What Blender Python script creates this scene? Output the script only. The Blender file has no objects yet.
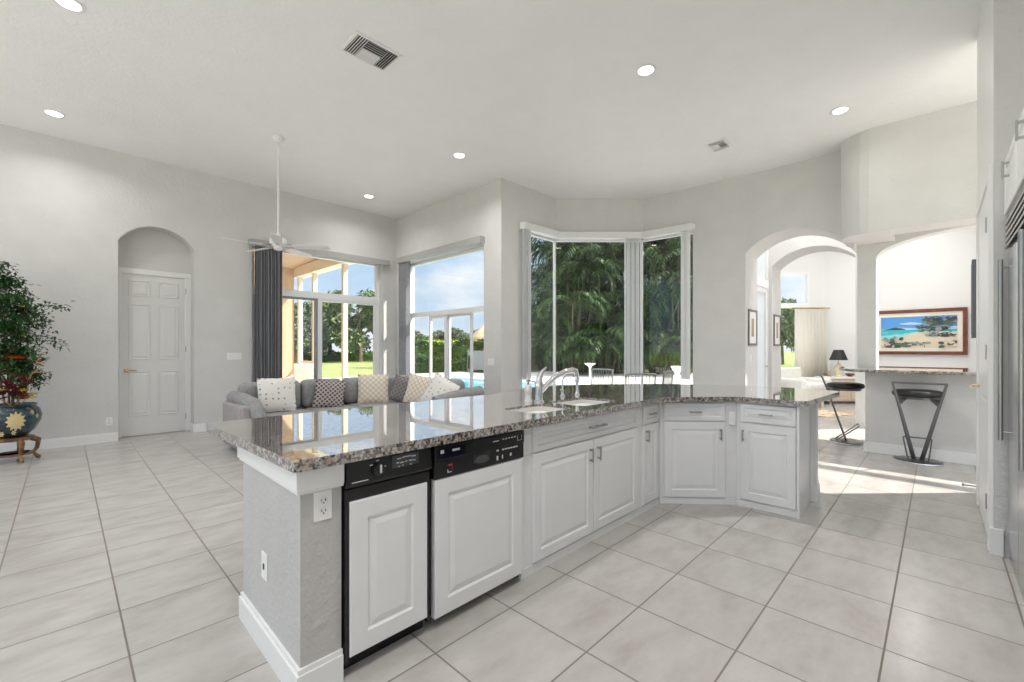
import bpy, bmesh, math, random
from mathutils import Vector, Matrix, noise
S = bpy.context.scene
COL = S.collection
PI = math.pi
rnd = random.Random(7)

# ------------------------------------------------------------------ camera
# house axes: +X and +Y run along the walls; the camera looks between them
HEAD = math.radians(44.27)
cam_d = bpy.data.cameras.new('camera')
cam = bpy.data.objects.new('camera', cam_d); COL.objects.link(cam)
cam.location = (0, 0, 1.32)
cam.rotation_euler = (PI/2, 0, HEAD - PI/2)
cam_d.sensor_width = 36.0
cam_d.lens = 437/1024*36.0
cam_d.shift_y = 8/1024
cam_d.clip_start = 0.02; cam_d.clip_end = 600
S.camera = cam

# ------------------------------------------------------------------ exposure, sky, sun
S.view_settings.view_transform = 'Standard'
S.view_settings.look = 'None'
S.view_settings.exposure = 0.41
S.view_settings.gamma = 1.0
S.view_settings.use_curve_mapping = False

world = bpy.data.worlds.new('sky'); S.world = world; world.use_nodes = True
nt = world.node_tree; nt.nodes.clear()
def N(t, **kw):
    n = nt.nodes.new(t)
    for k, v in kw.items():
        setattr(n, k, v)
    return n
w_out = N('ShaderNodeOutputWorld'); w_bg = N('ShaderNodeBackground')
w_tc = N('ShaderNodeTexCoord'); w_sep = N('ShaderNodeSeparateXYZ')
nt.links.new(w_tc.outputs['Generated'], w_sep.inputs[0])
w_ramp = N('ShaderNodeValToRGB')
w_ramp.color_ramp.elements[0].position = 0.0; w_ramp.color_ramp.elements[0].color = (0.56, 0.64, 0.70, 1)
w_ramp.color_ramp.elements[1].position = 0.60; w_ramp.color_ramp.elements[1].color = (1.55, 1.58, 1.62, 1)
for p_, c_ in ((0.07, (0.46, 0.58, 0.70, 1)), (0.17, (0.41, 0.55, 0.71, 1)), (0.33, (0.42, 0.56, 0.74, 1))):
    e = w_ramp.color_ramp.elements.new(p_); e.color = c_
nt.links.new(w_sep.outputs['Z'], w_ramp.inputs[0])
w_map = N('ShaderNodeMapping'); w_map.inputs['Scale'].default_value = (1.6, 1.6, 3.6); w_map.inputs['Location'].default_value = (0.35, 0.2, 0.1)
nt.links.new(w_tc.outputs['Generated'], w_map.inputs[0])
w_no = N('ShaderNodeTexNoise'); w_no.inputs['Scale'].default_value = 1.7; w_no.inputs['Detail'].default_value = 7; w_no.inputs['Roughness'].default_value = 0.55
nt.links.new(w_map.outputs[0], w_no.inputs['Vector'])
w_cr = N('ShaderNodeValToRGB'); w_cr.color_ramp.elements[0].position = 0.50; w_cr.color_ramp.elements[1].position = 0.66
nt.links.new(w_no.outputs[0], w_cr.inputs[0])
w_mix = N('ShaderNodeMixRGB'); w_mix.inputs[2].default_value = (0.80, 0.80, 0.80, 1); w_mix.blend_type = 'LIGHTEN'
nt.links.new(w_cr.outputs[0], w_mix.inputs[0]); nt.links.new(w_ramp.outputs[0], w_mix.inputs[1])
nt.links.new(w_mix.outputs[0], w_bg.inputs[0]); w_bg.inputs[1].default_value = 1.05
nt.links.new(w_bg.outputs[0], w_out.inputs[0])

sun_d = bpy.data.lights.new('sun', 'SUN'); sun = bpy.data.objects.new('sun', sun_d); COL.objects.link(sun)
SUN_TO = Vector((0.70, -0.70, 0.99))
sun.rotation_euler = SUN_TO.to_track_quat('Z', 'Y').to_euler()
sun.location = (20, -20, 14)
sun_d.energy = 6.5; sun_d.angle = math.radians(0.6); sun_d.color = (1.0, 0.95, 0.87)
LAMP_W = 26.0

# ------------------------------------------------------------------ materials
def mat(name, color=(.8, .8, .8), rough=.5, metal=0.0, spec=.5, emit=None, es=0.0, coat=0.0):
    m = bpy.data.materials.new(name); m.use_nodes = True
    b = m.node_tree.nodes['Principled BSDF']
    b.inputs['Base Color'].default_value = (*color, 1); b.inputs['Roughness'].default_value = rough
    b.inputs['Metallic'].default_value = metal; b.inputs['Specular IOR Level'].default_value = spec
    if coat: b.inputs['Coat Weight'].default_value = coat; b.inputs['Coat Roughness'].default_value = .05
    if emit: b.inputs['Emission Color'].default_value = (*emit, 1); b.inputs['Emission Strength'].default_value = es
    return m
class G:
    """tiny node-graph helper on a principled material"""
    def __init__(s, m): s.m = m; s.t = m.node_tree; s.b = s.t.nodes['Principled BSDF']
    def n(s, t, ins=None, **kw):
        n = s.t.nodes.new(t)
        for k, v in kw.items(): setattr(n, k, v)
        for k, v in (ins or {}).items():
            if isinstance(v, bpy.types.NodeSocket): s.t.links.new(v, n.inputs[k])
            else: n.inputs[k].default_value = v
        return n
    def coord(s, kind='Object'): return s.n('ShaderNodeTexCoord').outputs[kind]
    def mp(s, sc=(1, 1, 1), loc=(0, 0, 0), rot=(0, 0, 0), kind='Object'):
        return s.n('ShaderNodeMapping', {0: s.coord(kind), 'Scale': sc, 'Location': loc, 'Rotation': rot}).outputs[0]
    def math(s, op, a, b=0.0): return s.n('ShaderNodeMath', {0: a, 1: b}, operation=op).outputs[0]
    def ramp(s, f, stops, interp='LINEAR'):
        r = s.n('ShaderNodeValToRGB', {0: f}); cr = r.color_ramp; cr.interpolation = interp
        while len(cr.elements) < len(stops): cr.elements.new(.5)
        for el, (p, c) in zip(cr.elements, stops): el.position = p; el.color = (*c, 1) if len(c) == 3 else c
        return r.outputs[0]
    def mix(s, f, a, b): return s.n('ShaderNodeMixRGB', {0: f, 1: a, 2: b}).outputs[0]
    def base(s, c): s.t.links.new(c, s.b.inputs['Base Color'])
    def bump(s, h, st=.2, d=.01):
        b = s.n('ShaderNodeBump', {'Height': h, 'Strength': st, 'Distance': d}); s.t.links.new(b.outputs[0], s.b.inputs['Normal'])
    def noise(s, v, sc, det=4, ro=.55): return s.n('ShaderNodeTexNoise', {'Vector': v, 'Scale': sc, 'Detail': det, 'Roughness': ro}).outputs[0]
def noisy(name, c1, c2, sc=8, rough=.6, bump=0, bsc=60, bd=.01, metal=0, det=4, spec=.5, stretch=(1, 1, 1), lo=.35, hi=.65):
    m = mat(name, c1, rough, metal, spec); g = G(m); v = g.mp(stretch)
    g.base(g.ramp(g.noise(v, sc, det), [(lo, c1), (hi, c2)]))
    if bump: g.bump(g.noise(g.coord(), bsc, 3), bump, bd)
    return m
M = {}
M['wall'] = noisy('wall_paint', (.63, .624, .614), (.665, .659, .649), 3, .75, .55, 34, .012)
M['wall_shaded'] = noisy('shaded_wall_paint', (.50, .492, .48), (.53, .522, .51), 3, .75, .55, 34, .012)  # wall paint darkened to imitate the dimmer light on the island stub
M['ceil'] = noisy('ceiling_paint', (.86, .86, .855), (.88, .88, .875), 3, .75, .55, 30, .012)
M['white'] = mat('white_paint', (.80, .80, .795), .35)
M['cab'] = noisy('cabinet_paint', (.78, .785, .79), (.81, .812, .815), 5, .32)
M['trim'] = mat('white_trim_paint', (.82, .82, .815), .32)
M['door'] = mat('door_paint', (.74, .735, .725), .4)
M['black'] = mat('black_plastic', (.012, .012, .013), .22)
M['blackm'] = mat('black_matte', (.02, .02, .021), .6)
M['dgrey'] = mat('dark_grey_plastic', (.06, .06, .065), .4)
M['print'] = mat('white_print', (.62, .62, .62), .5)
M['printr'] = mat('red_print', (.45, .03, .06), .5)
M['lcd'] = mat('dark_blue_display', (.006, .008, .018), .1)
M['nickel'] = mat('brushed_nickel', (.40, .395, .385), .3, 1)
M['chrome'] = mat('chrome', (.78, .78, .79), .1, 1)
M['brass'] = mat('aged_brass', (.56, .44, .24), .25, 1)
M['gun'] = mat('dark_metal', (.17, .17, .18), .28, .9)
M['steel'] = noisy('brushed_steel', (.52, .53, .54), (.60, .61, .62), 3, .24, 0, metal=1, stretch=(60, 60, .6))
M['plate'] = mat('switch_plate_white', (.84, .84, .83), .35)
M['lens'] = mat('lamp_diffuser', (1, 1, 1), .4, emit=(1.0, .95, .88), es=9.0)
M['fabric_grey'] = noisy('sofa_fabric_grey', (.27, .268, .27), (.34, .338, .34), 25, .95, .25, 260, .004, spec=.15)
M['fabric_taupe'] = noisy('sofa_side_fabric', (.33, .31, .30), (.40, .375, .365), 25, .95, .25, 260, .004, spec=.15)
M['blind'] = noisy('blind_fabric_grey', (.27, .275, .30), (.33, .335, .36), 30, .85, spec=.2)
def sheer(name, c, tl=.5):
    m = mat(name, c, .85, spec=.15); t = m.node_tree; b = t.nodes['Principled BSDF']; o = t.nodes['Material Output']
    tr = t.nodes.new('ShaderNodeBsdfTranslucent'); tr.inputs[0].default_value = (*c, 1); mx = t.nodes.new('ShaderNodeMixShader'); mx.inputs[0].default_value = tl
    t.links.new(b.outputs[0], mx.inputs[1]); t.links.new(tr.outputs[0], mx.inputs[2]); t.links.new(mx.outputs[0], o.inputs[0]); return m
M['blind_light'] = sheer('blind_fabric_pale', (.88, .88, .875), .62)
M['curtain'] = sheer('cream_curtain', (.93, .91, .86), .6)
M['glare'] = sheer('white_glare_pane', (.92, .93, .94), .85)  # white translucent pane stands for daylight glare in clear glass
M['valance'] = mat('valance_grey', (.40, .395, .385), .5)
M['valance_w'] = mat('valance_white', (.78, .78, .77), .4)
M['alu'] = mat('white_aluminium', (.82, .83, .84), .3)
M['alu_d'] = mat('grey_aluminium', (.33, .34, .35), .35, .4)
M['soil'] = mat('soil', (.05, .035, .025), .9)
M['leather'] = mat('black_leather', (.012, .012, .013), .42)
M['sofa_white'] = noisy('white_upholstery', (.80, .78, .74), (.86, .84, .80), 12, .9, spec=.2)
M['oak'] = noisy('pale_oak', (.62, .50, .38), (.70, .58, .45), 4, .45, stretch=(1, 1, 8))
M['peach'] = noisy('peach_stucco', (.60, .42, .27), (.66, .47, .31), 4, .85, .2, 60, .006)
M['peach_l'] = mat('cream_beam_paint', (.84, .72, .56), .7)
M['deck'] = noisy('pool_deck_pavers', (.74, .71, .66), (.84, .81, .76), 2.5, .7)
M['lawn'] = noisy('lawn_grass', (.22, .27, .10), (.32, .36, .15), .5, .95, .6, 30, .05, spec=.1)
M['fence'] = noisy('weathered_fence_wood', (.14, .11, .08), (.24, .19, .14), 6, .85, stretch=(6, 6, .5))
M['bark'] = noisy('bark', (.14, .10, .07), (.22, .17, .12), 10, .9)
M['cane'] = noisy('palm_cane', (.06, .075, .035), (.15, .14, .075), 8, .6)
M['frame_wood'] = noisy('mahogany_frame', (.13, .035, .018), (.20, .06, .03), 6, .35, stretch=(1, 6, 1))
M['matboard'] = mat('mat_board', (.86, .80, .70), .7)
M['pewter'] = mat('pewter_frame', (.20, .17, .14), .45, .3)
M['urn'] = mat('white_stone', (.82, .82, .81), .7)
M['shade'] = mat('black_lampshade', (.02, .02, .022), .6)
M['lampglass'] = mat('pale_lamp_base', (.80, .72, .52), .15)

def glassmat(name, tint=(1, 1, 1), gl=.06):
    m = bpy.data.materials.new(name); m.use_nodes = True; t = m.node_tree; t.nodes.clear()
    o = t.nodes.new('ShaderNodeOutputMaterial'); mx = t.nodes.new('ShaderNodeMixShader')
    tr = t.nodes.new('ShaderNodeBsdfTransparent'); tr.inputs[0].default_value = (*tint, 1)
    gs = t.nodes.new('ShaderNodeBsdfGlossy'); gs.inputs['Roughness'].default_value = .0; gs.inputs[0].default_value = (1, 1, 1, 1)
    lw = t.nodes.new('ShaderNodeLayerWeight'); lw.inputs[0].default_value = .12
    mr = t.nodes.new('ShaderNodeMapRange'); mr.inputs[3].default_value = gl*.5; mr.inputs[4].default_value = .5
    t.links.new(lw.outputs['Fresnel'], mr.inputs[0]); t.links.new(mr.outputs[0], mx.inputs[0])
    t.links.new(tr.outputs[0], mx.inputs[1]); t.links.new(gs.outputs[0], mx.inputs[2]); t.links.new(mx.outputs[0], o.inputs[0])
    return m
M['glass'] = glassmat('window_glass', (.97, .98, .98), .05)

# floor tiles: 0.4637 m squares, dark joints
def tile_mat():
    m = mat('ceramic_floor_tile', (.7, .7, .68), .3); g = G(m); P = .4637
    sp = g.n('ShaderNodeSeparateXYZ', {0: g.coord()})
    fx = g.math('DIVIDE', g.math('SUBTRACT', sp.outputs[0], 2.516), P); fy = g.math('DIVIDE', g.math('SUBTRACT', sp.outputs[1], .633), P)
    def edge(f):
        r = g.math('FRACT', g.math('ADD', f, 200.0)); return g.math('MINIMUM', r, g.math('SUBTRACT', 1.0, r))
    d = g.math('MINIMUM', edge(fx), edge(fy))
    joint = g.math('LESS_THAN', d, .0085)
    cv = g.n('ShaderNodeCombineXYZ', {0: g.math('FLOOR', g.math('ADD', fx, 200.0)), 1: g.math('FLOOR', g.math('ADD', fy, 200.0)), 2: 0.0}).outputs[0]
    wn = g.n('ShaderNodeTexWhiteNoise', {'Vector': cv})
    off = g.n('ShaderNodeVectorMath', {0: wn.outputs['Color'], 1: (9, 9, 9)}, operation='MULTIPLY').outputs[0]
    v = g.n('ShaderNodeVectorMath', {0: g.mp((1.2, 2.6, 1), rot=(0, 0, .5)), 1: off}, operation='ADD').outputs[0]
    c = g.ramp(g.noise(v, 2.6, 6, .62), [(.30, (.40, .375, .35)), (.5, (.47, .45, .43)), (.72, (.53, .515, .50))])
    c = g.mix(g.math('MULTIPLY', wn.outputs['Value'], .25), c, (.45, .43, .41, 1))
    g.base(g.mix(joint, c, (.20, .175, .15, 1)))
    rr = g.n('ShaderNodeMixRGB', {0: joint, 1: (.22, .22, .22, 1), 2: (.8, .8, .8, 1)}).outputs[0]
    g.t.links.new(rr, g.b.inputs['Roughness'])
    g.bump(g.math('SUBTRACT', 1.0, joint), .25, .002)
    return m
M['tile'] = tile_mat()

def granite_mat():
    m = mat('speckled_granite', (.4, .38, .36), .035, spec=.9, coat=1.0); m.node_tree.nodes['Principled BSDF'].inputs['Coat Roughness'].default_value = .012; m.node_tree.nodes['Principled BSDF'].inputs['Coat IOR'].default_value = 1.5; g = G(m); c = g.coord()
    vo = g.n('ShaderNodeTexVoronoi', {'Vector': c, 'Scale': 115.0, 'Randomness': 1.0}); rv = g.n('ShaderNodeSeparateColor', {0: vo.outputs['Color']}).outputs[0]
    col = g.ramp(rv, [(0, (.010, .010, .010)), (.24, (.11, .075, .055)), (.36, (.33, .25, .195)), (.50, (.44, .40, .365)), (.66, (.52, .50, .47)), (.80, (.17, .165, .165))], 'CONSTANT')
    vo2 = g.n('ShaderNodeTexVoronoi', {'Vector': c, 'Scale': 48.0}); rv2 = g.n('ShaderNodeSeparateColor', {0: vo2.outputs['Color']}).outputs[1]
    col2 = g.ramp(rv2, [(0, (.016, .016, .016)), (.25, (.32, .25, .20)), (.48, (.48, .46, .43)), (.75, (.14, .135, .135))], 'CONSTANT')
    g.base(g.mix(.38, col, col2)); return m
M['granite'] = granite_mat()

def leafmat(name, c1, c2, rough=.5):
    m = mat(name, c1, rough, spec=.3); g = G(m)
    ge = g.n('ShaderNodeNewGeometry').outputs['Random Per Island']
    g.base(g.ramp(ge, [(0, c1), (1, c2)]))
    g.b.inputs['Transmission Weight'].default_value = 0
    return m
M['leaf'] = leafmat('potted_leaf', (.015, .06, .015), (.05, .14, .035))
M['leaf_tree'] = leafmat('tree_leaf', (.10, .15, .07), (.23, .29, .15))
M['leaf_pine'] = leafmat('pine_leaf', (.12, .16, .10), (.23, .28, .18))
M['leaf_hedge'] = leafmat('hedge_leaf', (.05, .12, .03), (.14, .24, .06))
M['leaf_bright'] = leafmat('bright_hedge_leaf', (.42, .46, .08), (.62, .64, .16))
M['leaf_palm'] = leafmat('palm_leaf', (.010, .034, .010), (.085, .165, .040))
M['pet_red'] = leafmat('red_petal', (.55, .03, .015), (.75, .12, .03))
M['pet_yel'] = leafmat('yellow_petal', (.70, .45, .03), (.80, .58, .08))
M['pet_mar'] = leafmat('maroon_leaf', (.10, .012, .015), (.20, .03, .03))
M['pet_tan'] = leafmat('dry_stem', (.33, .24, .13), (.45, .33, .18))

def water_mat():
    m = mat('pool_water', (.13, .52, .62), .04, spec=.5); g = G(m)
    g.base(g.ramp(g.noise(g.mp((1, 1, 1)), .8, 3), [(.35, (.10, .45, .56)), (.65, (.24, .64, .72))]))
    g.bump(g.noise(g.coord(), 2.5, 3), .12, .05); return m
M['water'] = water_mat()
def dots_mat():
    m = mat('cream_dotted_fabric', (.8, .78, .74), .9, spec=.15); g = G(m)
    v = g.n('ShaderNodeTexVoronoi', {'Vector': g.mp((1, 0, 1)), 'Scale': 14.0, 'Randomness': .25})
    f = g.math('LESS_THAN', v.outputs['Distance'], .17)
    g.base(g.mix(f, (.80, .775, .73, 1), (.30, .28, .27, 1))); g.bump(g.noise(g.coord(), 300, 2), .2, .003); return m
M['dots'] = dots_mat()
def lattice_mat(name, a, b, sc, w):
    m = mat(name, a, .9, spec=.15); g = G(m); sp = g.n('ShaderNodeSeparateXYZ', {0: g.mp((sc, sc, sc), rot=(0, .785, 0))})
    def ln(o):
        r = g.math('FRACT', g.math('ADD', o, 50.0)); return g.math('LESS_THAN', r, w)
    f = g.math('MAXIMUM', ln(sp.outputs[0]), ln(sp.outputs[2]))
    g.base(g.mix(f, (*a, 1), (*b, 1))); g.bump(f, .3, .003); return m
M['checker'] = lattice_mat('brown_lattice_fabric', (.12, .095, .10), (.50, .46, .44), 22, .28)
M['lattice'] = lattice_mat('cream_lattice_fabric', (.78, .70, .60), (.52, .43, .35), 17, .16)
M['stripe'] = lattice_mat('grey_ribbed_fabric', (.15, .135, .14), (.25, .23, .235), 20, .4)
def pot_mat():
    m = mat('dark_teal_glaze', (.012, .045, .06), .12, spec=.6, coat=.5); g = G(m)
    g.base(g.ramp(g.noise(g.coord(), 7, 4), [(.4, (.006, .022, .032)), (.7, (.02, .075, .085))])); return m
M['pot'] = pot_mat()
M['gilt'] = noisy('gilded_wood', (.09, .035, .02), (.30, .16, .07), 9, .35)
def rug_mat():
    m = mat('tan_patterned_rug', (.6, .45, .3), .95, spec=.1); g = G(m)
    v = g.n('ShaderNodeTexVoronoi', {'Vector': g.coord(), 'Scale': 9.0}); g.base(g.ramp(v.outputs['Distance'], [(.15, (.22, .12, .06)), (.35, (.62, .45, .27)), (.6, (.80, .66, .48))])); return m
M['rug'] = rug_mat()

# ------------------------------------------------------------------ mesh builder
class MB:
    k = 1
    def __init__(s): s.bm = bmesh.new()
    def _x(s, vs, rot, loc):
        if rot or loc:
            mt = Matrix.Translation(loc or (0, 0, 0))
            if rot: mt = mt @ (Matrix.Rotation(rot[2], 4, 'Z') @ Matrix.Rotation(rot[1], 4, 'Y') @ Matrix.Rotation(rot[0], 4, 'X'))
            bmesh.ops.transform(s.bm, matrix=mt, verts=vs)
    def box(s, x0, x1, y0, y1, z0, z1, bev=0.0, seg=2, rot=None, loc=None, mi=0):
        MB.k = (MB.k*7+3) % 11; q = .00006*MB.k; x0 -= q; x1 += q; y0 -= q; y1 += q; z0 -= q; z1 += q      # no two boxes share a plane
        r = bmesh.ops.create_cube(s.bm, size=1); vs = r['verts']
        bmesh.ops.transform(s.bm, matrix=Matrix.Translation(((x0+x1)/2, (y0+y1)/2, (z0+z1)/2)) @ Matrix.Diagonal((x1-x0, y1-y0, z1-z0, 1)), verts=vs)
        if bev:
            es = list({e for v in vs for e in v.link_edges}); n0 = set(s.bm.verts) - set(vs)
            bmesh.ops.bevel(s.bm, geom=es, offset=bev, segments=seg, profile=.5, affect='EDGES')
            vs = [v for v in s.bm.verts if v not in n0]
        if mi:
            for v in vs:
                for f in v.link_faces: f.material_index = mi
        s._x(vs, rot, loc); return s
    def poly(s, pts, vec, mi=0):
        """extrude a planar polygon (list of 3-vectors) by vec"""
        vs = [s.bm.verts.new(p) for p in pts]; f = s.bm.faces.new(vs); f.material_index = mi
        r = bmesh.ops.extrude_face_region(s.bm, geom=[f])
        nv = [g for g in r['geom'] if isinstance(g, bmesh.types.BMVert)]
        bmesh.ops.translate(s.bm, vec=vec, verts=nv)
        for v in nv:
            for ff in v.link_faces: ff.material_index = mi
        return s
    def tube(s, pts, r, seg=8, caps=True, flat=None):
        pts = [Vector(p) for p in pts]; rs = r if isinstance(r, (list, tuple)) else [r]*len(pts)
        rings = []; up = None
        for i, p in enumerate(pts):
            t = ((pts[min(i+1, len(pts)-1)] - p).normalized() + (p - pts[max(i-1, 0)]).normalized())
            if t.length < 1e-6: t = pts[min(i+1, len(pts)-1)] - pts[max(i-1, 0)]
            t.normalize()
            if up is None: up = Vector((0, 0, 1)) if abs(t.z) < .9 else Vector((1, 0, 0))
            a = t.cross(up)
            if a.length < 1e-5: a = t.cross(Vector((1, 0, 0)))
            a.normalize(); b = a.cross(t).normalized(); up = b
            fa, fb = flat or (1, 1)
            rings.append([s.bm.verts.new(p + a*math.cos(2*PI*k/seg)*rs[i]*fa + b*math.sin(2*PI*k/seg)*rs[i]*fb) for k in range(seg)])
        for i in range(len(rings)-1):
            for k in range(seg):
                s.bm.faces.new((rings[i][k], rings[i][(k+1) % seg], rings[i+1][(k+1) % seg], rings[i+1][k]))
        if caps: s.bm.faces.new(rings[0][::-1]); s.bm.faces.new(rings[-1])
        return s
    def lathe(s, prof, seg=24, loc=(0, 0, 0), sx=1, sy=1):
        rings = []
        for r, z in prof:
            r = max(r, 1e-4)
            rings.append([s.bm.verts.new((loc[0]+r*sx*math.cos(2*PI*k/seg), loc[1]+r*sy*math.sin(2*PI*k/seg), loc[2]+z)) for k in range(seg)])
        for i in range(len(rings)-1):
            for k in range(seg): s.bm.faces.new((rings[i][k], rings[i][(k+1) % seg], rings[i+1][(k+1) % seg], rings[i+1][k]))
        s.bm.faces.new(rings[0][::-1]); s.bm.faces.new(rings[-1]); return s
    def face(s, pts, mi=0):
        f = s.bm.faces.new([s.bm.verts.new(p) for p in pts]); f.material_index = mi; return s
    def panel(s, x0, x1, z0, z1, y, t, fr=.06):
        """raised-panel door: front faces -Y, at y; thickness t behind it"""
        w = min(x1-x0, z1-z0); fr = min(fr, w*.26); k = fr
        lv = [(0, .004), (.004, 0), (k, 0), (k+.007, .009), (k+.014, .009), (k+.017, .007), (k+.042, .001), (k+.046, .001)]
        lv = [(min(o, w*.46+.001*i), d) for i, (o, d) in enumerate(lv)]
        rings = [[s.bm.verts.new(p) for p in ((x0, y+t, z0), (x1, y+t, z0), (x1, y+t, z1), (x0, y+t, z1))]]
        for o, d in lv:
            rings.append([s.bm.verts.new(p) for p in ((x0+o, y+d, z0+o), (x1-o, y+d, z0+o), (x1-o, y+d, z1-o), (x0+o, y+d, z1-o))])
        for i in range(len(rings)-1):
            for k in range(4): s.bm.faces.new((rings[i][k], rings[i][(k+1) % 4], rings[i+1][(k+1) % 4], rings[i+1][k]))
        s.bm.faces.new(rings[-1]); s.bm.faces.new(rings[0][::-1]); return s
    def build(s, name, m, parent=None, loc=(0, 0, 0), rz=0, smooth=False, ang=40):
        bmesh.ops.recalc_face_normals(s.bm, faces=s.bm.faces[:])
        me = bpy.data.meshes.new(name)
        for p in (m if isinstance(m, (list, tuple)) else [m]): me.materials.append(p)
        s.bm.to_mesh(me); s.bm.free()
        if smooth:
            me.polygons.foreach_set('use_smooth', [True]*len(me.polygons))
            me.set_sharp_from_angle(angle=math.radians(ang))
        o = bpy.data.objects.new(name, me); COL.objects.link(o)
        o.location = loc; o.rotation_euler = (0, 0, rz)
        if parent: o.parent = parent
        return o
def tag(o, label, cat, group=None, kind=None):
    o['label'] = label; o['category'] = cat
    if group: o['group'] = group
    if kind: o['kind'] = kind
    return o
def thing(name, label, cat, loc=(0, 0, 0), rz=0, group=None):
    o = bpy.data.objects.new(name, None); COL.objects.link(o); o.location = loc; o.rotation_euler = (0, 0, rz); o.empty_display_size = .1
    return tag(o, label, cat, group)
def struct(o, label=None, cat=None):
    o['kind'] = 'structure'
    if label: o['label'] = label
    if cat: o['category'] = cat
    return o
def copy_tree(o, parent=None):
    c = o.copy(); COL.objects.link(c)
    if parent: c.parent = parent
    for ch in list(o.children): copy_tree(ch, c)
    return c
def copy_thing(o, loc, rz, label, scale=None):
    c = copy_tree(o); c.location = loc; c.rotation_euler = (0, 0, rz); c['label'] = label
    if scale: c.scale = scale
    return c

CH = 4.15           # ceiling
# ================================================================== SETTING
MB().box(-3.2, 14.6, -4.5, 8.72, -.12, 0).build('floor', M['tile'])
struct(bpy.data.objects['floor'], 'pale square ceramic tiles with thin dark joints', 'floor')
MB().poly([(-3.2, -4.5, CH), (7.8, -4.5, CH), (7.8, 4.0, CH), (6.5, 5.25, CH), (5.1, 5.3, CH), (5.1, 8.8, CH), (-3.2, 8.8, CH)], (0, 0, .2)).build('ceiling', M['ceil'])
struct(bpy.data.objects['ceiling'], 'white textured flat ceiling', 'ceiling')

def arc(x0, x1, zs, za, n=24):
    c, h, q = (x0+x1)/2, (x1-x0)/2, za-zs; R_ = (h*h+q*q)/(2*q)
    t0 = math.asin(min(1, h/R_)); t0 = PI-t0 if q > h else t0
    return [(c+R_*math.sin(-t0+2*t0*k/n), za-R_+R_*math.cos(-t0+2*t0*k/n)) for k in range(n+1)]
def walkarch(ya, yb, n=24):
    R_, cy, za = .87, 1.61, 3.157
    t0, t1 = math.asin((ya-cy)/R_), math.asin((yb-cy)/R_)
    return [(cy+R_*math.sin(t0+(t1-t0)*k/n), za-R_+R_*math.cos(t0+(t1-t0)*k/n)) for k in range(n+1)]
def wallY(name, y, th, outline, m='wall', lab=None):
    return struct(MB().poly([(a, y, z) for a, z in outline], (0, th, 0)).build(name, M[m]), lab, 'wall')
def wallX(name, x, th, outline, m='wall', lab=None):
    return struct(MB().poly([(x, a, z) for a, z in outline], (th, 0, 0)).build(name, M[m]), lab, 'wall')

# left wall (Y = 8.43): arched niche with door, then wide sliding window
WL = 8.43
ol = [(-3.2, 0), (.545, 0)] + arc(.545, 1.44, 2.885, 3.16) + [(1.44, 0), (2.26, 0), (2.26, 3.13), (4.70, 3.13), (4.70, 0), (5.35, 0), (5.35, CH), (-3.2, CH)]
wallY('wall_left', WL, .28, ol, lab='grey wall with the arched door niche and the wide glazed opening')
MB().box(.3, 1.7, WL+.28, WL+.42, 0, 3.4).build('wall_niche', M['wall'])
struct(bpy.data.objects['wall_niche'], 'grey wall behind the arched niche', 'wall')
# slider wall (X = 5.05)
ol = [(5.17, 0), (5.60, 0), (5.60, 3.13), (8.19, 3.13), (8.19, 0), (8.43, 0), (8.43, CH), (5.17, CH)]
wallX('wall_slider', 5.05, .30, ol, lab='grey wall around the tall pool-side sliding doors')
# bay: three faces
SB, HB = .60, 3.40
A0, A1, A2, A3 = Vector((5.05, 5.17)), Vector((6.47, 5.15)), Vector((7.62, 3.99)), Vector((7.75, 2.245))
def bay(name, p, q, s0, s1, lab, th=.18):
    d = (q-p).normalized(); n = Vector((-d.y, d.x));  L = (q-p).length   # n points outwards
    b = MB()
    def seg(a, c, z0, z1):
        if c-a < .002: return
        P = [p+d*a, p+d*c, p+d*c+n*th, p+d*a+n*th]
        b.poly([(v.x, v.y, z0) for v in P], (0, 0, z1-z0))
    seg(0, s0, 0, CH); seg(s1, L, 0, CH); seg(s0, s1, 0, SB); seg(s0, s1, HB, CH)
    struct(b.build(name, M['wall']), lab, 'wall'); return d, n, L
dA, nA, LA = bay('wall_bay_left', A0, A1, .50, (A1-A0).length, 'grey return wall left of the bay window')
dB, nB, LB = bay('wall_bay_middle', A1, A2, 0.0, (A2-A1).length, 'grey wall strip above and below the middle bay pane')
dC, nC, LC = bay('wall_bay_right', A2, A3, 0.0, .92, 'grey wall right of the bay window')
struct(MB().poly([(A0.x+.5, A0.y, SB), (A1.x, A1.y, SB), (A2.x, A2.y, SB), (A3.x-.04, A2.y-.92, SB), (A3.x-.13, A2.y-.92, SB), (A2.x-.1, A2.y-.04, SB), (A1.x-.04, A1.y-.1, SB), (A0.x+.5, A0.y-.1, SB)], (0, 0, .03)).build('trim_1', M['trim']), 'white sill under the bay window', 'sill')

# archway wall (X = 7.75), thick, with the walkway arch, then a pillar
def archwall(name, x, th, y0, yl, yr, y1, lab):
    o = [(y0, 0), (yl, 0)] + walkarch(yl, yr) + [(yr, 0), (y1, 0), (y1, CH+.6 if x > 8 else CH), (y0, CH+.6 if x > 8 else CH)]
    return wallX(name, x, th, o, lab=lab)
o = [(.843, CH)] + walkarch(.843, 2.245) + [(2.245, 0), (2.2455, 0), (2.2455, CH)]
wallX('wall_arch', 7.75, .65, o, lab='grey wall pierced by the nearer of the two archways')
archwall('wall_arch_far', 9.335, .65, .74, 1.0, 2.245, 2.42, 'grey wall pierced by the second archway behind the first')
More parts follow.
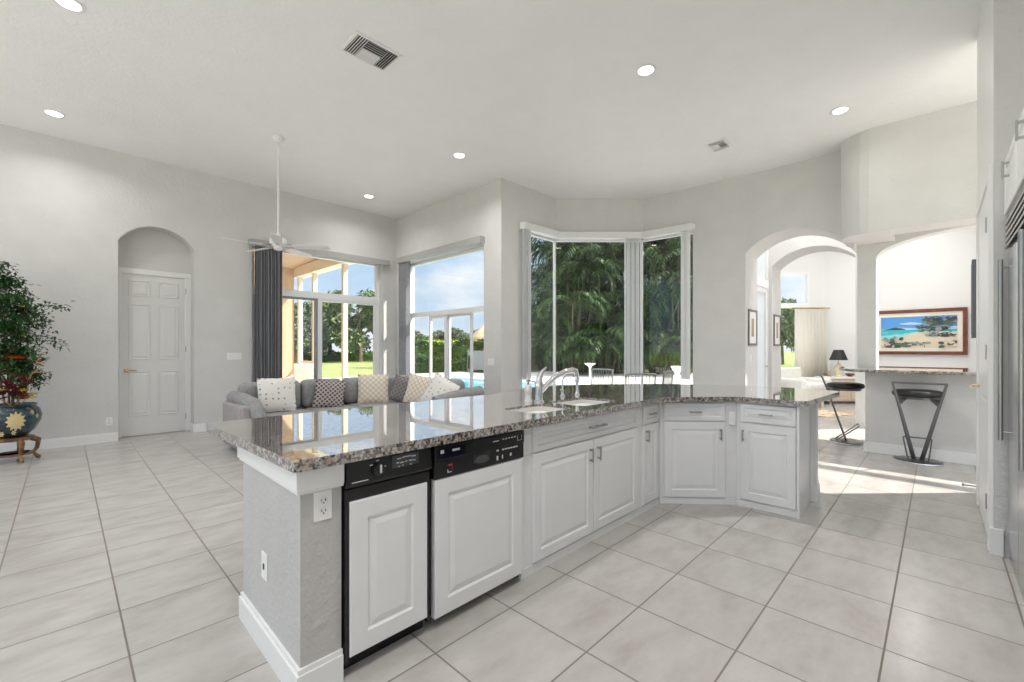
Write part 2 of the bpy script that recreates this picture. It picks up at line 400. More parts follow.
# pass-through wall over the bar: flat arch head
head = [(.843, 2.3), (.63, 2.3), (.63, 2.60)] + [(-.40+1.03*math.cos(t), 2.60+.29*math.sin(t)) for t in [PI*k/24 for k in range(1, 13)]] + [(-.80, 2.89), (-.80, CH+.6), (.843, CH+.6)]
wallX('wall_pass', 8.05, .21, head, lab='grey flat-arched header above the bar opening')
MB().box(8.05, 8.26, .63, .843, 1.065, 2.3).build('wall_pillar', M['wall'])
struct(bpy.data.objects['wall_pillar'], 'square grey pillar standing on the bar top', 'pillar')
# curved soffit above the bar
sp = [(8.06, .956), (7.46, .956), (7.385, .90), (7.313, .824), (7.255, .735), (7.225, .64), (7.222, .53), (7.225, .37), (7.24, .1), (7.26, -.30), (7.26, -.72), (7.62, -.72), (7.62, .43), (8.06, .43)]
struct(MB().poly([(x, y, 2.82) for x, y in sp], (0, 0, CH-2.82)).build('wall_soffit', M['wall']), 'grey dropped soffit with rounded corner over the bar', 'soffit')
# half wall under the bar
hw = [(7.22, -3.2), (7.22, .655), (7.235, .675), (7.36, .655), (7.42, .605), (8.26, .605), (8.26, -3.2)]
struct(MB().poly([(x, y, 0) for x, y in hw], (0, 0, 1.03)).build('wall_bar', M['wall']), 'low grey wall under the granite bar top', 'wall')
struct(MB().poly([(7.205, -3.0, 0), (7.205, .66, 0), (7.23, .692, 0), (7.365, .672, 0), (7.36, .655, 0), (7.235, .675, 0), (7.22, .655, 0), (7.22, -3.0, 0)], (0, 0, .13)).build('baseboard_bar', M['trim']), 'white baseboard of the low bar wall', 'baseboard')
# right partition with door, seen edge on
struct(MB().box(4.19, 5.85, -.36, -.257, 0, CH).build('wall_right', M['white']), 'pale partition at the right with an open doorway trim', 'wall')
struct(MB().box(4.175, 4.195, -1.3, -.2575, .0, CH).build('wall_right_end', M['wall']), 'end face of the right partition beside the refrigerator, greyed for its shade', 'wall')  # end painted greyer than the face to stand for its shade
MB().box(4.155, 4.175, -.30, -.238, 0, .17, .004).box(4.155, 4.21, -.257, -.238, 0, .17, .004).build('baseboard_right', M['trim'])
struct(bpy.data.objects['baseboard_right'], 'white baseboard at the partition end', 'baseboard')
# kitchen wall behind refrigerator and rear enclosure of the room
MB().box(-3.2, 4.18, -1.45, -1.3, 0, CH).build('wall_kitchen', M['wall']); struct(bpy.data.objects['wall_kitchen'], 'grey kitchen wall behind the refrigerator', 'wall')

# vestibule + living room shells
struct(MB().box(8.40, 8.50, 2.30, 2.42, 0, 4.7).box(9.25, 9.335, 2.30, 2.42, 0, 4.7).box(8.5, 9.25, 2.30, 2.42, 3.25, 4.7).build('wall_vestibule', M['wall']), 'pale wall around the glass side door', 'wall')
LC_ = 4.9
far = Vector((14.0, 2.13)); dg = Vector((-.7, .717))
struct(MB().box(14.0, 14.15, -.72, 2.13, 0, LC_).build('wall_living', M['white']), 'white far wall with the beach painting', 'wall')
b = MB()
def dseg(a, c, z0, z1):
    P = [far+dg*a, far+dg*c, far+dg*c+Vector((.1, .1)), far+dg*a+Vector((.1, .1))]
    b.poly([(v.x, v.y, z0) for v in P], (0, 0, z1-z0))
dseg(0, .42, 0, LC_); dseg(.42, 1.35, 3.35, LC_); dseg(1.35, 1.75, 0, LC_); dseg(.42, 1.35, 0, .25)
struct(b.build('wall_living_window', M['white']), 'white angled wall with the tall living-room window', 'wall')
struct(MB().box(11.2, 14.1, -.72, -.60, 0, LC_).build('wall_living_right', M['white']), 'white side wall of the living room', 'wall')
struct(MB().box(8.0, 14.2, -.6, 3.5, LC_, LC_+.15).build('ceiling_living', M['ceil']), 'white living-room ceiling', 'ceiling')
struct(MB().box(10.0, 12.9, 3.3, 3.4, 0, LC_).box(10.0, 10.1, 2.42, 3.3, 0, LC_).build('wall_living_left', M['white']), 'white left wall of the living room', 'wall')

# baseboards
def bb(name, pts, h=.13, lab=None):
    b = MB()
    for (x0, y0), (x1, y1) in zip(pts[:-1], pts[1:]):
        d = Vector((x1-x0, y1-y0)).normalized(); n = Vector((d.y, -d.x))*.016
        b.poly([(x0, y0, 0), (x1, y1, 0), (x1+n.x, y1+n.y, 0), (x0+n.x, y0+n.y, 0)], (0, 0, h-.02))
        n2 = n*.6
        b.poly([(x0, y0, h-.02), (x1, y1, h-.02), (x1+n2.x, y1+n2.y, h-.02), (x0+n2.x, y0+n2.y, h-.02)], (0, 0, .02))
    return struct(b.build(name, M['trim']), lab, 'baseboard')
bb('baseboard_left', [(-3.2, WL), (.545, WL)], lab='white baseboard left of the arched niche')
bb('baseboard_middle', [(1.44, WL+.27), (1.44, WL), (2.26, WL)], lab='white baseboard right of the arched niche')
bb('baseboard_slider', [(5.05, 5.60), (5.05, 5.17)], lab='white baseboard beside the sliding doors')
bb('baseboard_bay', [(7.70, 3.0), (7.75, 2.245)], lab='white baseboard between bay and archway')

# door in the niche
d1 = struct(bpy.data.objects.new('door_1', None), 'closed white six-panel door inside the arched niche', 'door'); COL.objects.link(d1); d1.location = (.98, WL+.28, 0)
b = MB(); b.box(-.46, -.385, -.03, .0, 0, 2.535, .004).box(.385, .46, -.03, .0, 0, 2.535, .004).box(-.46, .46, -.032, .0, 2.455, 2.535, .004); b.build('door_casing', M['trim'], d1)
b = MB(); b.box(-.385, .385, -.012, .0, .015, 2.455)
for x0, x1 in ((-.30, -.05), (.05, .30)):
    for z0, z1 in ((.30, .98), (1.16, 2.0), (2.12, 2.36)):
        b.panel(x0, x1, z0, z1, -.0225, .0105, .012)
b.build('door_panel', M['door'], d1)
b = MB().lathe([(.03, 0), (.03, .006), (.011, .01), (.011, .04)], 14); kb = b.build('door_rosette', M['brass'], d1); kb.location = (-.33, -.012, 1.0); kb.rotation_euler = (PI/2, 0, 0)
MB().tube([(-.33, -.05, 1.0), (-.28, -.055, 1.0), (-.21, -.05, .995)], [.011, .01, .008]).build('door_lever', M['brass'], d1, smooth=True)
MB().box(.388, .396, -.036, -.03, 1.28, 1.37).box(.388, .396, -.036, -.03, 2.2, 2.29).box(.388, .396, -.036, -.03, .2, .29).build('door_hinge', M['nickel'], d1)

# right doorway trim and door (edge on)
d2 = struct(bpy.data.objects.new('door_2', None), 'white door and casing seen edge-on in the right partition', 'door'); COL.objects.link(d2); d2.location = (4.84, -.257, 0)
MB().box(-.62, -.52, 0, .022, 0, 2.53, .004).box(.52, .62, 0, .022, 0, 2.53, .004).box(-.62, .62, 0, .023, 2.44, 2.53, .004).build('door_casing', M['trim'], d2)
MB().box(-.52, .52, .0, .012, .01, 2.44).panel(-.4, .4, .2, .95, .006, .01).build('door_panel', M['trim'], d2)
MB().box(-.53, -.515, .012, .03, 2.1, 2.2).box(-.53, -.515, .012, .03, 1.25, 1.35).box(-.53, -.515, .012, .03, .25, .35).build('door_hinge', M['nickel'], d2)
MB().tube([(.40, .012, 1.02), (.40, .06, 1.02), (.30, .065, 1.02)], .01).build('door_lever', M['brass'], d2, smooth=True)
MB().tube([(.95, 0.0, .07), (.95, .09, .07)], .006).tube([(.95, .085, .07), (.95, .10, .07)], .012).build('door_stop', M['gun'], d2)

# ---------------------------------------------------------------- windows
def window(name, lab, loc, rz):
    o = bpy.data.objects.new(name, None); COL.objects.link(o); o.location = loc; o.rotation_euler = (0, 0, rz); return struct(o, lab, 'window')
# window 1 (left wall), local x along +X
w1 = window('window_1', 'wide sliding glass doors under a transom in the left wall', (2.26, WL+.16, 0), 0)
W = 2.44
MB().box(0, .055, -.05, .05, 0, 3.13).box(W-.055, W, -.05, .05, 0, 3.13).box(0, W, -.05, .05, 3.08, 3.13).box(0, W, -.06, .06, 2.29, 2.41).box(0, W, -.05, .05, 0, .05).build('window_frame', M['alu'], w1)
MB().box(1.16, 1.235, -.045, -.005, .05, 2.29).box(2.32, W-.05, -.045, -.005, .05, 2.29).box(1.16, W-.05, -.045, -.005, .05, .13).box(1.16, W-.05, -.045, -.005, 2.24, 2.29).build('sliding_sash', M['alu'], w1)
MB().box(.05, .10, .0, .04, .05, 2.29).box(1.11, 1.165, .0, .04, .05, 2.29).box(.05, 1.165, .0, .04, .05, .12).box(.05, 1.165, .0, .04, 2.25, 2.29).build('sliding_sash', M['alu_d'], w1)
MB().box(.05, W-.05, -.003, .003, 2.41, 3.08).box(1.235, 2.32, -.025, -.02, .13, 2.24).box(.10, 1.11, .018, .023, .12, 2.25).build('window_glass', M['glass'], w1)
# window 2 (slider wall) local x along -Y, front (room) = -X
w2 = window('window_2', 'tall pool-side sliding glass doors under a transom', (5.22, 8.19, 0), -PI/2)
W = 2.59
MB().box(0, .055, -.05, .05, 0, 3.13).box(W-.03, W, -.05, .05, 0, 3.13).box(0, W, -.05, .05, 3.08, 3.13).box(0, W, -.06, .06, 1.985, 2.08).box(0, W, -.05, .05, 0, .05).build('window_frame', M['alu'], w2)
MB().box(.79, .84, -.04, 0, .05, 1.985).box(1.30, 1.36, -.04, 0, .05, 1.985).box(.79, 1.36, -.04, 0, 1.93, 1.985).box(.79, 1.36, -.04, 0, .05, .12).build('sliding_sash', M['alu'], w2)
MB().box(1.36, 1.41, 0, .04, .05, 1.985).box(2.02, 2.07, 0, .04, .05, 1.985).box(1.36, 2.07, 0, .04, 1.94, 1.985).box(1.36, 2.07, 0, .04, .05, .12).build('sliding_sash', M['alu'], w2)
MB().box(2.0, 2.02, -.03, 0, .95, 1.2).build('sash_handle', M['gun'], w2)
MB().box(.05, W-.03, -.003, .003, 2.08, 3.08).box(.05, .79, .01, .015, .05, 1.985).box(.84, 1.30, -.022, -.017, .12, 1.93).box(1.41, 2.02, .018, .023, .12, 1.94).box(2.07, W-.03, .01, .015, .05, 1.985).build('window_glass', M['glass'], w2)
# bay panes
def baywin(name, lab, p, d, s0, s1):
    ang = math.atan2(d.y, d.x); n = Vector((-d.y, d.x)); q = p + d*s0 + n*.10
    w = window(name, lab, (q.x, q.y, SB), ang); L = s1-s0; H = HB-SB
    MB().box(0, .014, -.03, .03, 0, H).box(L-.014, L, -.03, .03, 0, H).box(0, L, -.03, .03, 0, .035).box(0, L, -.03, .03, H-.035, H).build('window_frame', M['alu'], w)
    MB().box(.028, L-.028, -.003, .003, .035, H-.035).build('window_glass', M['glass'], w)
baywin('window_3', 'narrow left pane of the bay window', A0, dA, .50, LA+.08)
baywin('window_4', 'wide middle pane of the bay window', A1, dB, -.02, LB+.02)
baywin('window_5', 'right pane of the bay window', A2, dC, -.06, .92)
# vestibule glass door
d3 = struct(bpy.data.objects.new('door_3', None), 'bright glass door with transom in the vestibule', 'door'); COL.objects.link(d3); d3.location = (8.5, 2.30, 0)
MB().box(0, .09, .0, .06, 0, 2.45).box(.66, .75, .0, .06, 0, 2.45).box(0, .75, 0, .06, 2.36, 2.45).box(0, .75, 0, .06, 0, .25).build('door_stile', M['alu'], d3)
MB().box(0, .75, -.02, .09, 2.45, 2.60).box(0, .03, 0, .06, 2.6, 3.25).box(.72, .75, 0, .06, 2.6, 3.25).build('transom_bar', M['alu'], d3)
MB().box(.09, .66, .03, .034, .25, 2.36).box(.03, .72, .03, .034, 2.6, 3.25).build('door_pane', M['glare'], d3)
MB().tube([(.62, -.04, 1.0), (.62, 0, 1.0)], .012).tube([(.62, -.04, 1.0), (.54, -.04, 1.0)], .009).build('door_lever', M['nickel'], d3)
# living-room window in the angled wall
lw = far + dg*.42
w6 = window('window_6', 'tall living-room window with a high transom', (lw.x, lw.y, .25), math.atan2(dg.y, dg.x))
MB().box(0, .05, -.1, 0, 0, 3.1).box(.88, .93, -.1, 0, 0, 3.1).box(0, .93, -.1, 0, 3.05, 3.1).box(0, .93, -.1, 0, 2.15, 2.28).box(0, .93, -.1, 0, 0, .06).build('window_frame', M['alu'], w6)
MB().box(.05, .88, -.05, -.045, .06, 3.05).build('window_glass', M['glass'], w6)
# sun-side glazing of the bar room (hidden from here, its bars shade the floor)
w7 = window('window_7', 'glazed doors of the sunny bar room behind the partition', (8.6, -.62, 0), -PI/2)
MB().box(0, .06, -.04, .04, 0, 5.6).box(3.5, 3.56, -.04, .04, 0, 5.6).box(0, 3.56, -.05, .05, 3.70, 3.86).box(0, 3.56, -.04, .04, 5.54, 5.6).build('window_frame', M['alu'], w7)

# ================================================================== ISLAND
def pull(parent, x, y, z, L=.10, vert=False):
    """bar pull: front faces -Y"""
    b = MB(); h = L/2
    if vert:
        b.box(x-.006, x+.006, y-.032, y-.022, z-h, z+h, .003).box(x-.005, x+.005, y-.028, y, z-h+.006, z-h+.018).box(x-.005, x+.005, y-.028, y, z+h-.018, z+h-.006)
    else:
        b.box(x-h, x+h, y-.032, y-.022, z-.006, z+.006, .003).box(x-h+.006, x-h+.018, y-.028, y, z-.005, z+.005).box(x+h-.018, x+h-.006, y-.028, y, z-.005, z+.005)
    return b.build('handle', M['nickel'], parent)
YF = 1.695
# end stub wall with cap moulding and base
st = struct(bpy.data.objects.new('wall_island', None), 'grey textured end wall of the island under the granite', 'wall'); COL.objects.link(st); st.location = (.617, 1.695, 0)
MB().box(0.0, .157, .012, .75, 0, .876).box(.172, 3.0, .62, .75, 0, .876).build('wall_core', M['wall_shaded'], st)
MB().box(-.016, .158, -.004, .764, 0, .105).box(-.010, .158, .002, .76, .105, .125).build('baseboard', M['trim'], st)
b = MB(); b.box(-.022, .159, -.012, .77, .79, .876, .002).box(-.014, .159, -.004, .762, .778, .79); b.build('cap_moulding', M['trim'], st)

# granite worktop, with the sink cut out
SK = [(2.03, 1.77, 2.43, 2.09), (2.53, 1.77, 3.00, 2.11)]       # two bowls x0,y0,x1,y1
outl = [(.572, 1.64), (3.42, 1.64), (3.50, 1.615), (3.93, 1.225), (3.955, 1.17), (3.945, .78), (3.955, .735), (4.0, .715), (5.07, .66), (5.15, .69), (5.19, .78)]
outl += [(5.24, 1.15), (5.20, 1.52), (5.07, 1.84), (4.87, 2.15), (4.58, 2.47), (4.25, 2.75), (4.03, 2.88), (3.80, 2.965), (3.5, 3.01), (3.24, 3.0), (2.95, 2.93), (2.62, 2.83), (.555, 2.83), (.535, 2.815)]
def worktop(name, outline, holes, z0, z1, bev=.012):
    bm = bmesh.new(); es = []
    for loop in [outline] + holes:
        vs = [bm.verts.new((x, y, z1)) for x, y in loop]
        es += [bm.edges.new((vs[i], vs[(i+1) % len(vs)])) for i in range(len(vs))]
    bmesh.ops.triangle_fill(bm, edges=es, use_beauty=True)
    r = bmesh.ops.extrude_face_region(bm, geom=bm.faces[:])
    bmesh.ops.translate(bm, vec=(0, 0, z0-z1), verts=[g for g in r['geom'] if isinstance(g, bmesh.types.BMVert)])
    bmesh.ops.dissolve_limit(bm, angle_limit=.01, verts=bm.verts[:], edges=bm.edges[:], delimit={'NORMAL'})
    bmesh.ops.recalc_face_normals(bm, faces=bm.faces[:])
    me = bpy.data.meshes.new(name); bm.to_mesh(me); bm.free(); me.materials.append(M['granite'])
    o = bpy.data.objects.new(name, me); COL.objects.link(o)
    md = o.modifiers.new('round', 'BEVEL'); md.width = bev; md.segments = 3; md.limit_method = 'ANGLE'; md.angle_limit = math.radians(55)
    return o
def rrect(x0, y0, x1, y1, r=.07, n=5):
    p = []
    for cx, cy, a in ((x1-r, y1-r, 0), (x0+r, y1-r, 90), (x0+r, y0+r, 180), (x1-r, y0+r, 270)):
        for k in range(n+1):
            t = math.radians(a+90*k/n); p.append((cx+r*math.cos(t), cy+r*math.sin(t)))
    return p
wt = worktop('island_worktop', outl, [rrect(*s) for s in SK], .877, .92)
tag(wt, 'long polished speckled granite island worktop with a curved far end', 'countertop')
# undermount sink
sk = thing('kitchen_sink', 'pale double-bowl sink set into the granite island', 'sink', (0, 0, 0))
M['sink'] = mat('sink_enamel', (.66, .63, .60), .2)
for s in SK:
    b = MB(); x0, y0, x1, y1 = s; t = rrect(x0+.004, y0+.004, x1-.004, y1-.004, .068); u = rrect(x0+.03, y0+.03, x1-.03, y1-.03, .06)
    r0 = [b.bm.verts.new((x, y, .905)) for x, y in t]; r1 = [b.bm.verts.new((x, y, .70)) for x, y in u]
    for i in range(len(t)): b.bm.faces.new((r0[i], r0[(i+1) % len(t)], r1[(i+1) % len(t)], r1[i]))
    b.bm.faces.new(r1)
    bw = b.build('bowl', M['sink'], sk, smooth=True)
    MB().lathe([(.045, 0), (.045, .004), (.03, .006), (.03, .002)], 20, ((x0+x1)/2, (y0+y1)/2, .70)).build('drain', M['chrome'], bw)

# trash compactor
class PR:
    def __init__(s, p): s.p = p
    def box(s, *a): MB().box(*a).build('printed_mark', M['print'], s.p); return s
tc = thing('trash_compactor', 'narrow black trash compactor with white raised-panel front', 'trash compactor', (.782, YF, 0))
MB().box(0, .405, .02, .58, .075, .868).build('body', M['blackm'], tc)
b = MB(); b.poly([(0, .02, .868), (0, -.012, .868), (0, -.022, .775), (0, -.016, .765), (0, .02, .76)], (.405, 0, 0)); b.build('control_panel', M['black'], tc)
MB().box(0, .405, -.004, .02, .705, .755, .004).box(0, .405, .01, .02, .755, .78).build('grip_lip', M['black'], tc)
MB().box(0, .016, -.004, .02, .06, .71).build('side_trim', M['black'], tc); MB().box(.389, .405, -.004, .02, .06, .71).build('side_trim', M['black'], tc)
MB().panel(.018, .388, .083, .705, -.012, .03, .075).build('door_front', M['cab'], tc)
MB().box(.0, .405, .055, .075, .0, .075, .004).box(.0, .405, .035, .06, .065, .082).build('toe_plate', M['black'], tc)
MB().lathe([(.026, 0), (.024, .016), (.009, .018), (.009, .024)], 20).build('knob', M['blackm'], tc).matrix_local = Matrix.Translation((.135, -.018, .818)) @ Matrix.Rotation(PI/2, 4, 'X')
b = PR(tc); b.box(.132, .138, -.047, -.042, .808, .84).box(.10, .112, -.0185, -.0165, .838, .842).box(.128, .14, -.0165, -.0145, .852, .855).box(.16, .172, -.0185, -.0165, .822, .826)
b.box(.02, .09, -.0218, -.0205, .782, .786); 
MB().box(.20, .335, -.0185, -.0165, .785, .86, .001).build('badge_plate', M['dgrey'], tc)
b = PR(tc)
for i, (x, z, w) in enumerate(((.225, .842, .02), (.25, .845, .045), (.30, .842, .018), (.222, .825, .012), (.24, .823, .018), (.265, .825, .01), (.285, .825, .016), (.305, .823, .014), (.23, .808, .008), (.25, .81, .006), (.29, .808, .008), (.262, .79, .04))):
    b.box(x, x+w, -.0198, -.0185, z, z+.004)


# dishwasher
dw = thing('dishwasher', 'dishwasher with black control strip and white raised-panel door', 'dishwasher', (1.207, YF, 0))
MB().box(0, .612, .03, .58, .055, .868).build('body', M['blackm'], dw)
b = MB(); b.box(0, .612, -.018, .03, .792, .862, .004).box(0, .612, -.014, .03, .708, .79, .004); b.build('control_panel', M['black'], dw)
MB().panel(.006, .606, .052, .704, -.012, .035, .075).build('door_front', M['cab'], dw)
MB().box(0, .612, .12, .14, 0, .06).build('toe_plate', M['blackm'], dw)
MB().box(.01, .185, -.0195, -.0175, .80, .852, .001).build('display', M['lcd'], dw)
b = PR(dw); b.box(.03, .05, -.0205, -.0193, .826, .842).box(.10, .145, -.0205, -.0193, .828, .838)
for k in range(5): b.box(.44+k*.022, .452+k*.022, -.0195, -.018, .832, .838)
b.box(.37, .41, -.0195, -.018, .83, .833).box(.40, .415, -.0155, -.0138, .775, .783)
for k in range(6): b.box(.44+k*.021, .455+k*.021, -.0155, -.0138, .775, .782)
b.box(.40, .41, -.0155, -.0138, .728, .75).box(.44, .445, -.0155, -.0138, .73, .75).box(.50, .512, -.0155, -.0138, .735, .75).box(.075, .10, -.0155, -.0138, .728, .731).box(.075, .078, -.0155, -.0138, .731, .742)
b.box(.555, .59, -.0195, -.018, .81, .812).box(.555, .557, -.0195, -.018, .812, .84).box(.588, .59, -.0195, -.018, .812, .84)

MB().box(.08, .105, -.0155, -.0138, .760, .767).build('printed_mark', M['printr'], dw); MB().box(.103, .1045, -.0155, -.0138, .738, .757).build('printed_mark', M['printr'], dw)
MB().box(.235, .355, -.0145, -.012, .738, .785, .001).build('latch_recess', M['blackm'], dw)
MB().lathe([(.05, 0), (.046, .008), (.02, .012)], 24, sy=.42).build('latch_grip', M['dgrey'], dw).matrix_local = Matrix.Translation((.295, -.014, .755)) @ Matrix.Rotation(PI/2, 4, 'X')

def cabinet(name, label, loc, rz, w, depth=.55, face=True):
    c = thing(name, label, 'cabinet', loc, rz)
    MB().box(0, w, .02, depth, .05, .874).build('carcass', M['cab'], c)
    MB().box(0, w, .012, .03, 0, .05).build('toe_board', M['cab'], c)
    return c
def part_door(c, x0, x1, z0, z1, hx=None, hz=None, name='door'):
    d = MB().panel(x0, x1, z0, z1, 0, .02, .062).build(name, M['cab'], c)
    if hx is not None: pull(d, hx, 0, hz, .095, True)
    return d
def part_drawer(c, x0, x1, z0, z1, hx):
    d = MB().panel(x0, x1, z0, z1, 0, .02, .032).build('drawer', M['cab'], c)
    for h in (hx if isinstance(hx, (list, tuple)) else [hx]): pull(d, h, 0, (z0+z1)/2, .10)
    return d
sc = cabinet('sink_cabinet', 'long white two-door sink cabinet right of the dishwasher', (1.826, YF, 0), 0, 1.424)
part_drawer(sc, .098, 1.34, .712, .862, [.705, .80])
part_door(sc, .098, .715, .062, .70, .672, .60); part_door(sc, .722, 1.34, .062, .70, .765, .60)
nc = cabinet('narrow_cabinet', 'narrow white one-door cabinet between sink cabinet and angled corner', (3.25, YF, 0), 0, .295)
part_drawer(nc, .01, .275, .712, .862, .142); part_door(nc, .01, .275, .062, .70, .05, .615)
# angled corner cabinet  A (3.545,1.70) -> B (3.965,1.225)
ax, ay = .42, -.475; La = math.hypot(ax, ay)
ac = cabinet('corner_cabinet', 'white one-door cabinet set at an angle in the island corner', (3.545, YF, 0), math.atan2(ay, ax), La, .40)
MB().box(-.04, 0, .03, .2, 0, .87).build('filler', M['cab'], ac); MB().box(La, La+.05, .022, .25, 0, .87).build('filler', M['cab'], ac)
part_drawer(ac, .035, .545, .712, .862, .29); part_door(ac, .035, .545, .062, .70, .50, .60)
bx, by = .02, -.452; Lb = math.hypot(bx, by)
ec = cabinet('end_cabinet', 'white one-door cabinet at the right end of the island', (3.965, 1.222, 0), math.atan2(by, bx), Lb, .46)
part_drawer(ec, .03, .43, .712, .862, .225); part_door(ec, .03, .43, .062, .70, .055, .60)
MB().box(.435, .452, -.002, .62, 0.0, .874).build('end_panel', M['cab'], ec)
# turned post at the back of the end panel
pt = thing('island_post', 'slim white square post at the far corner of the island end', 'post', (4.55, .765, 0))
MB().box(-.028, .028, -.02, .03, .17, .874, .003).build('shaft', M['trim'], pt)
MB().box(-.04, .04, -.032, .04, 0, .15, .006).box(-.034, .034, -.026, .035, .15, .17, .004).build('plinth', M['trim'], pt)

# outlets and switches ------------------------------------------------
def plate(name, label, cat, loc, rz, kind='duplex', w=.07, h=.115, group=None):
    o = thing(name, label, cat, loc, rz, group)
    MB().box(-w/2, w/2, -.006, 0, -h/2, h/2, .003).build('cover_plate', M['plate'], o)
    if kind == 'duplex':
        for s in (-1, 1):
            p = MB().lathe([(.0165, 0), (.0165, .003)], 16).build('socket', M['white'], o); p.matrix_local = Matrix.Translation((0, -.006, s*.02)) @ Matrix.Rotation(PI/2, 4, 'X')
            MB().box(-.008, -.0055, -.0098, -.009, s*.02-.002, s*.02+.007).box(.0055, .008, -.0098, -.009, s*.02-.002, s*.02+.007).box(-.002, .002, -.0098, -.009, s*.02-.010, s*.02-.006).build('slot', M['blackm'], o)
    elif kind == 'jack':
        MB().box(-.006, .006, -.0095, -.006, -.012, .012).build('jack', M['dgrey'], o)
    elif kind == 'blank':
        MB().box(-w*.28, w*.28, -.008, -.006, -h*.3, h*.3, .001).build('insert', M['white'], o)
    else:
        n = kind
        for i in range(n):
            x = (i-(n-1)/2)*.046
            MB().box(x-.016, x+.016, -.010, -.006, -.033, .033, .001).build('rocker', M['white'], o)
    return o
plate('outlet', 'white double outlet under the granite beside the trash compactor', 'outlet', (.70, 1.707, .715), 0)
plate('outlet', 'white jack plate low on the end wall of the island', 'outlet', (.617, 2.11, .37), -PI/2, 'jack')
plate('outlet', 'white cover plate on the strip between dishwasher and sink cabinet', 'outlet', (1.875, YF+.02, .76), 0, 'blank', .062)
plate('outlet', 'white cover plate on the strip between sink cabinet and narrow cabinet', 'outlet', (3.215, YF+.02, .775), 0, 'blank', .05)
ang = math.atan2(ay, ax)
plate('outlet', 'white cover plate on the strip between angled and end cabinet doors', 'outlet', (3.545+ax*.955, YF+ay*.955+.005, .735), ang-.25, 'blank', .05)
plate('outlet', 'white double outlet on the wall left of the arched niche', 'outlet', (.45, WL, .29), 0)
plate('outlet', 'white double outlet low on the wall behind the sofa arm', 'outlet', (1.90, WL, .29), 0)
plate('light_switch', 'wide white switch plate on the wall left of the dark blinds', 'light switch', (1.99, WL, 1.20), 0, 4, .21)
plate('light_switch', 'white switch plate on the wall right of the pool doors', 'light switch', (5.05, 5.42, 1.10), PI/2*-1, 2, .16)
plate('light_switch', 'small white switch plate on the near arch jamb under a picture', 'light switch', (8.02, 2.245, 1.16), 0, 1, .075)

# faucets and dispensers ----------------------------------------------
fa = thing('faucet', 'tall pull-out kitchen faucet with arched chrome spout', 'faucet', (2.515, 2.165, .92))
MB().lathe([(.038, 0), (.038, .008), (.030, .015), (.029, .10), (.031, .12), (.029, .15), (.014, .165)], 20).build('column', M['chrome'], fa, smooth=True)
MB().tube([(0, 0, .06), (.05, -.035, .13), (.11, -.075, .19), (.18, -.115, .228), (.22, -.14, .232)], [.022, .022, .022, .023, .025], 14).build('spout', M['chrome'], fa, smooth=True)
MB().tube([(.215, -.137, .236), (.245, -.155, .228), (.252, -.16, .19)], [.027, .028, .024], 14).build('spray_head', M['chrome'], fa, smooth=True)
MB().tube([(0, 0, .14), (.004, .0, .18), (.02, -.01, .225), (.055, -.03, .262)], [.028, .024, .015, .008], 10).build('lever', M['chrome'], fa, smooth=True)
sd = thing('soap_dispenser', 'white soap dispenser left of the kitchen faucet', 'dispenser', (2.46, 2.225, .92))
MB().lathe([(.03, 0), (.03, .01), (.024, .02), (.024, .07), (.027, .075), (.027, .12), (.02, .13)], 18).build('bottle', M['white'], sd, smooth=True)
MB().lathe([(.008, .13), (.008, .15), (.02, .152), (.02, .165), (.005, .17)], 14).tube([(0, 0, .158), (.03, -.03, .155), (.045, -.045, .14)], .006).build('pump', M['nickel'], sd, smooth=True)
ff = thing('filter_tap', 'slim gooseneck filtered-water tap behind the sink', 'tap', (2.94, 2.27, .92))
MB().lathe([(.022, 0), (.022, .01), (.014, .018), (.014, .05), (.008, .055)], 16).build('base', M['chrome'], ff, smooth=True)
MB().tube([(0, 0, .05), (0, 0, .14), (.03, -.02, .19), (.08, -.045, .20), (.12, -.065, .17), (.13, -.07, .14)], .008, 10).build('spout', M['chrome'], ff, smooth=True)
MB().tube([(0, 0, .045), (-.04, -.01, .06)], .006).build('lever', M['chrome'], ff)
ab = thing('sprayer', 'small chrome side sprayer standing right of the filter tap', 'sprayer', (3.12, 2.25, .92))
MB().lathe([(.022, 0), (.022, .01), (.014, .02), (.012, .04)], 16).build('base', M['chrome'], ab, smooth=True)
MB().lathe([(.012, .04), (.013, .09), (.019, .13), (.018, .155), (.006, .16)], 16).build('spray_head', M['chrome'], ab, smooth=True)

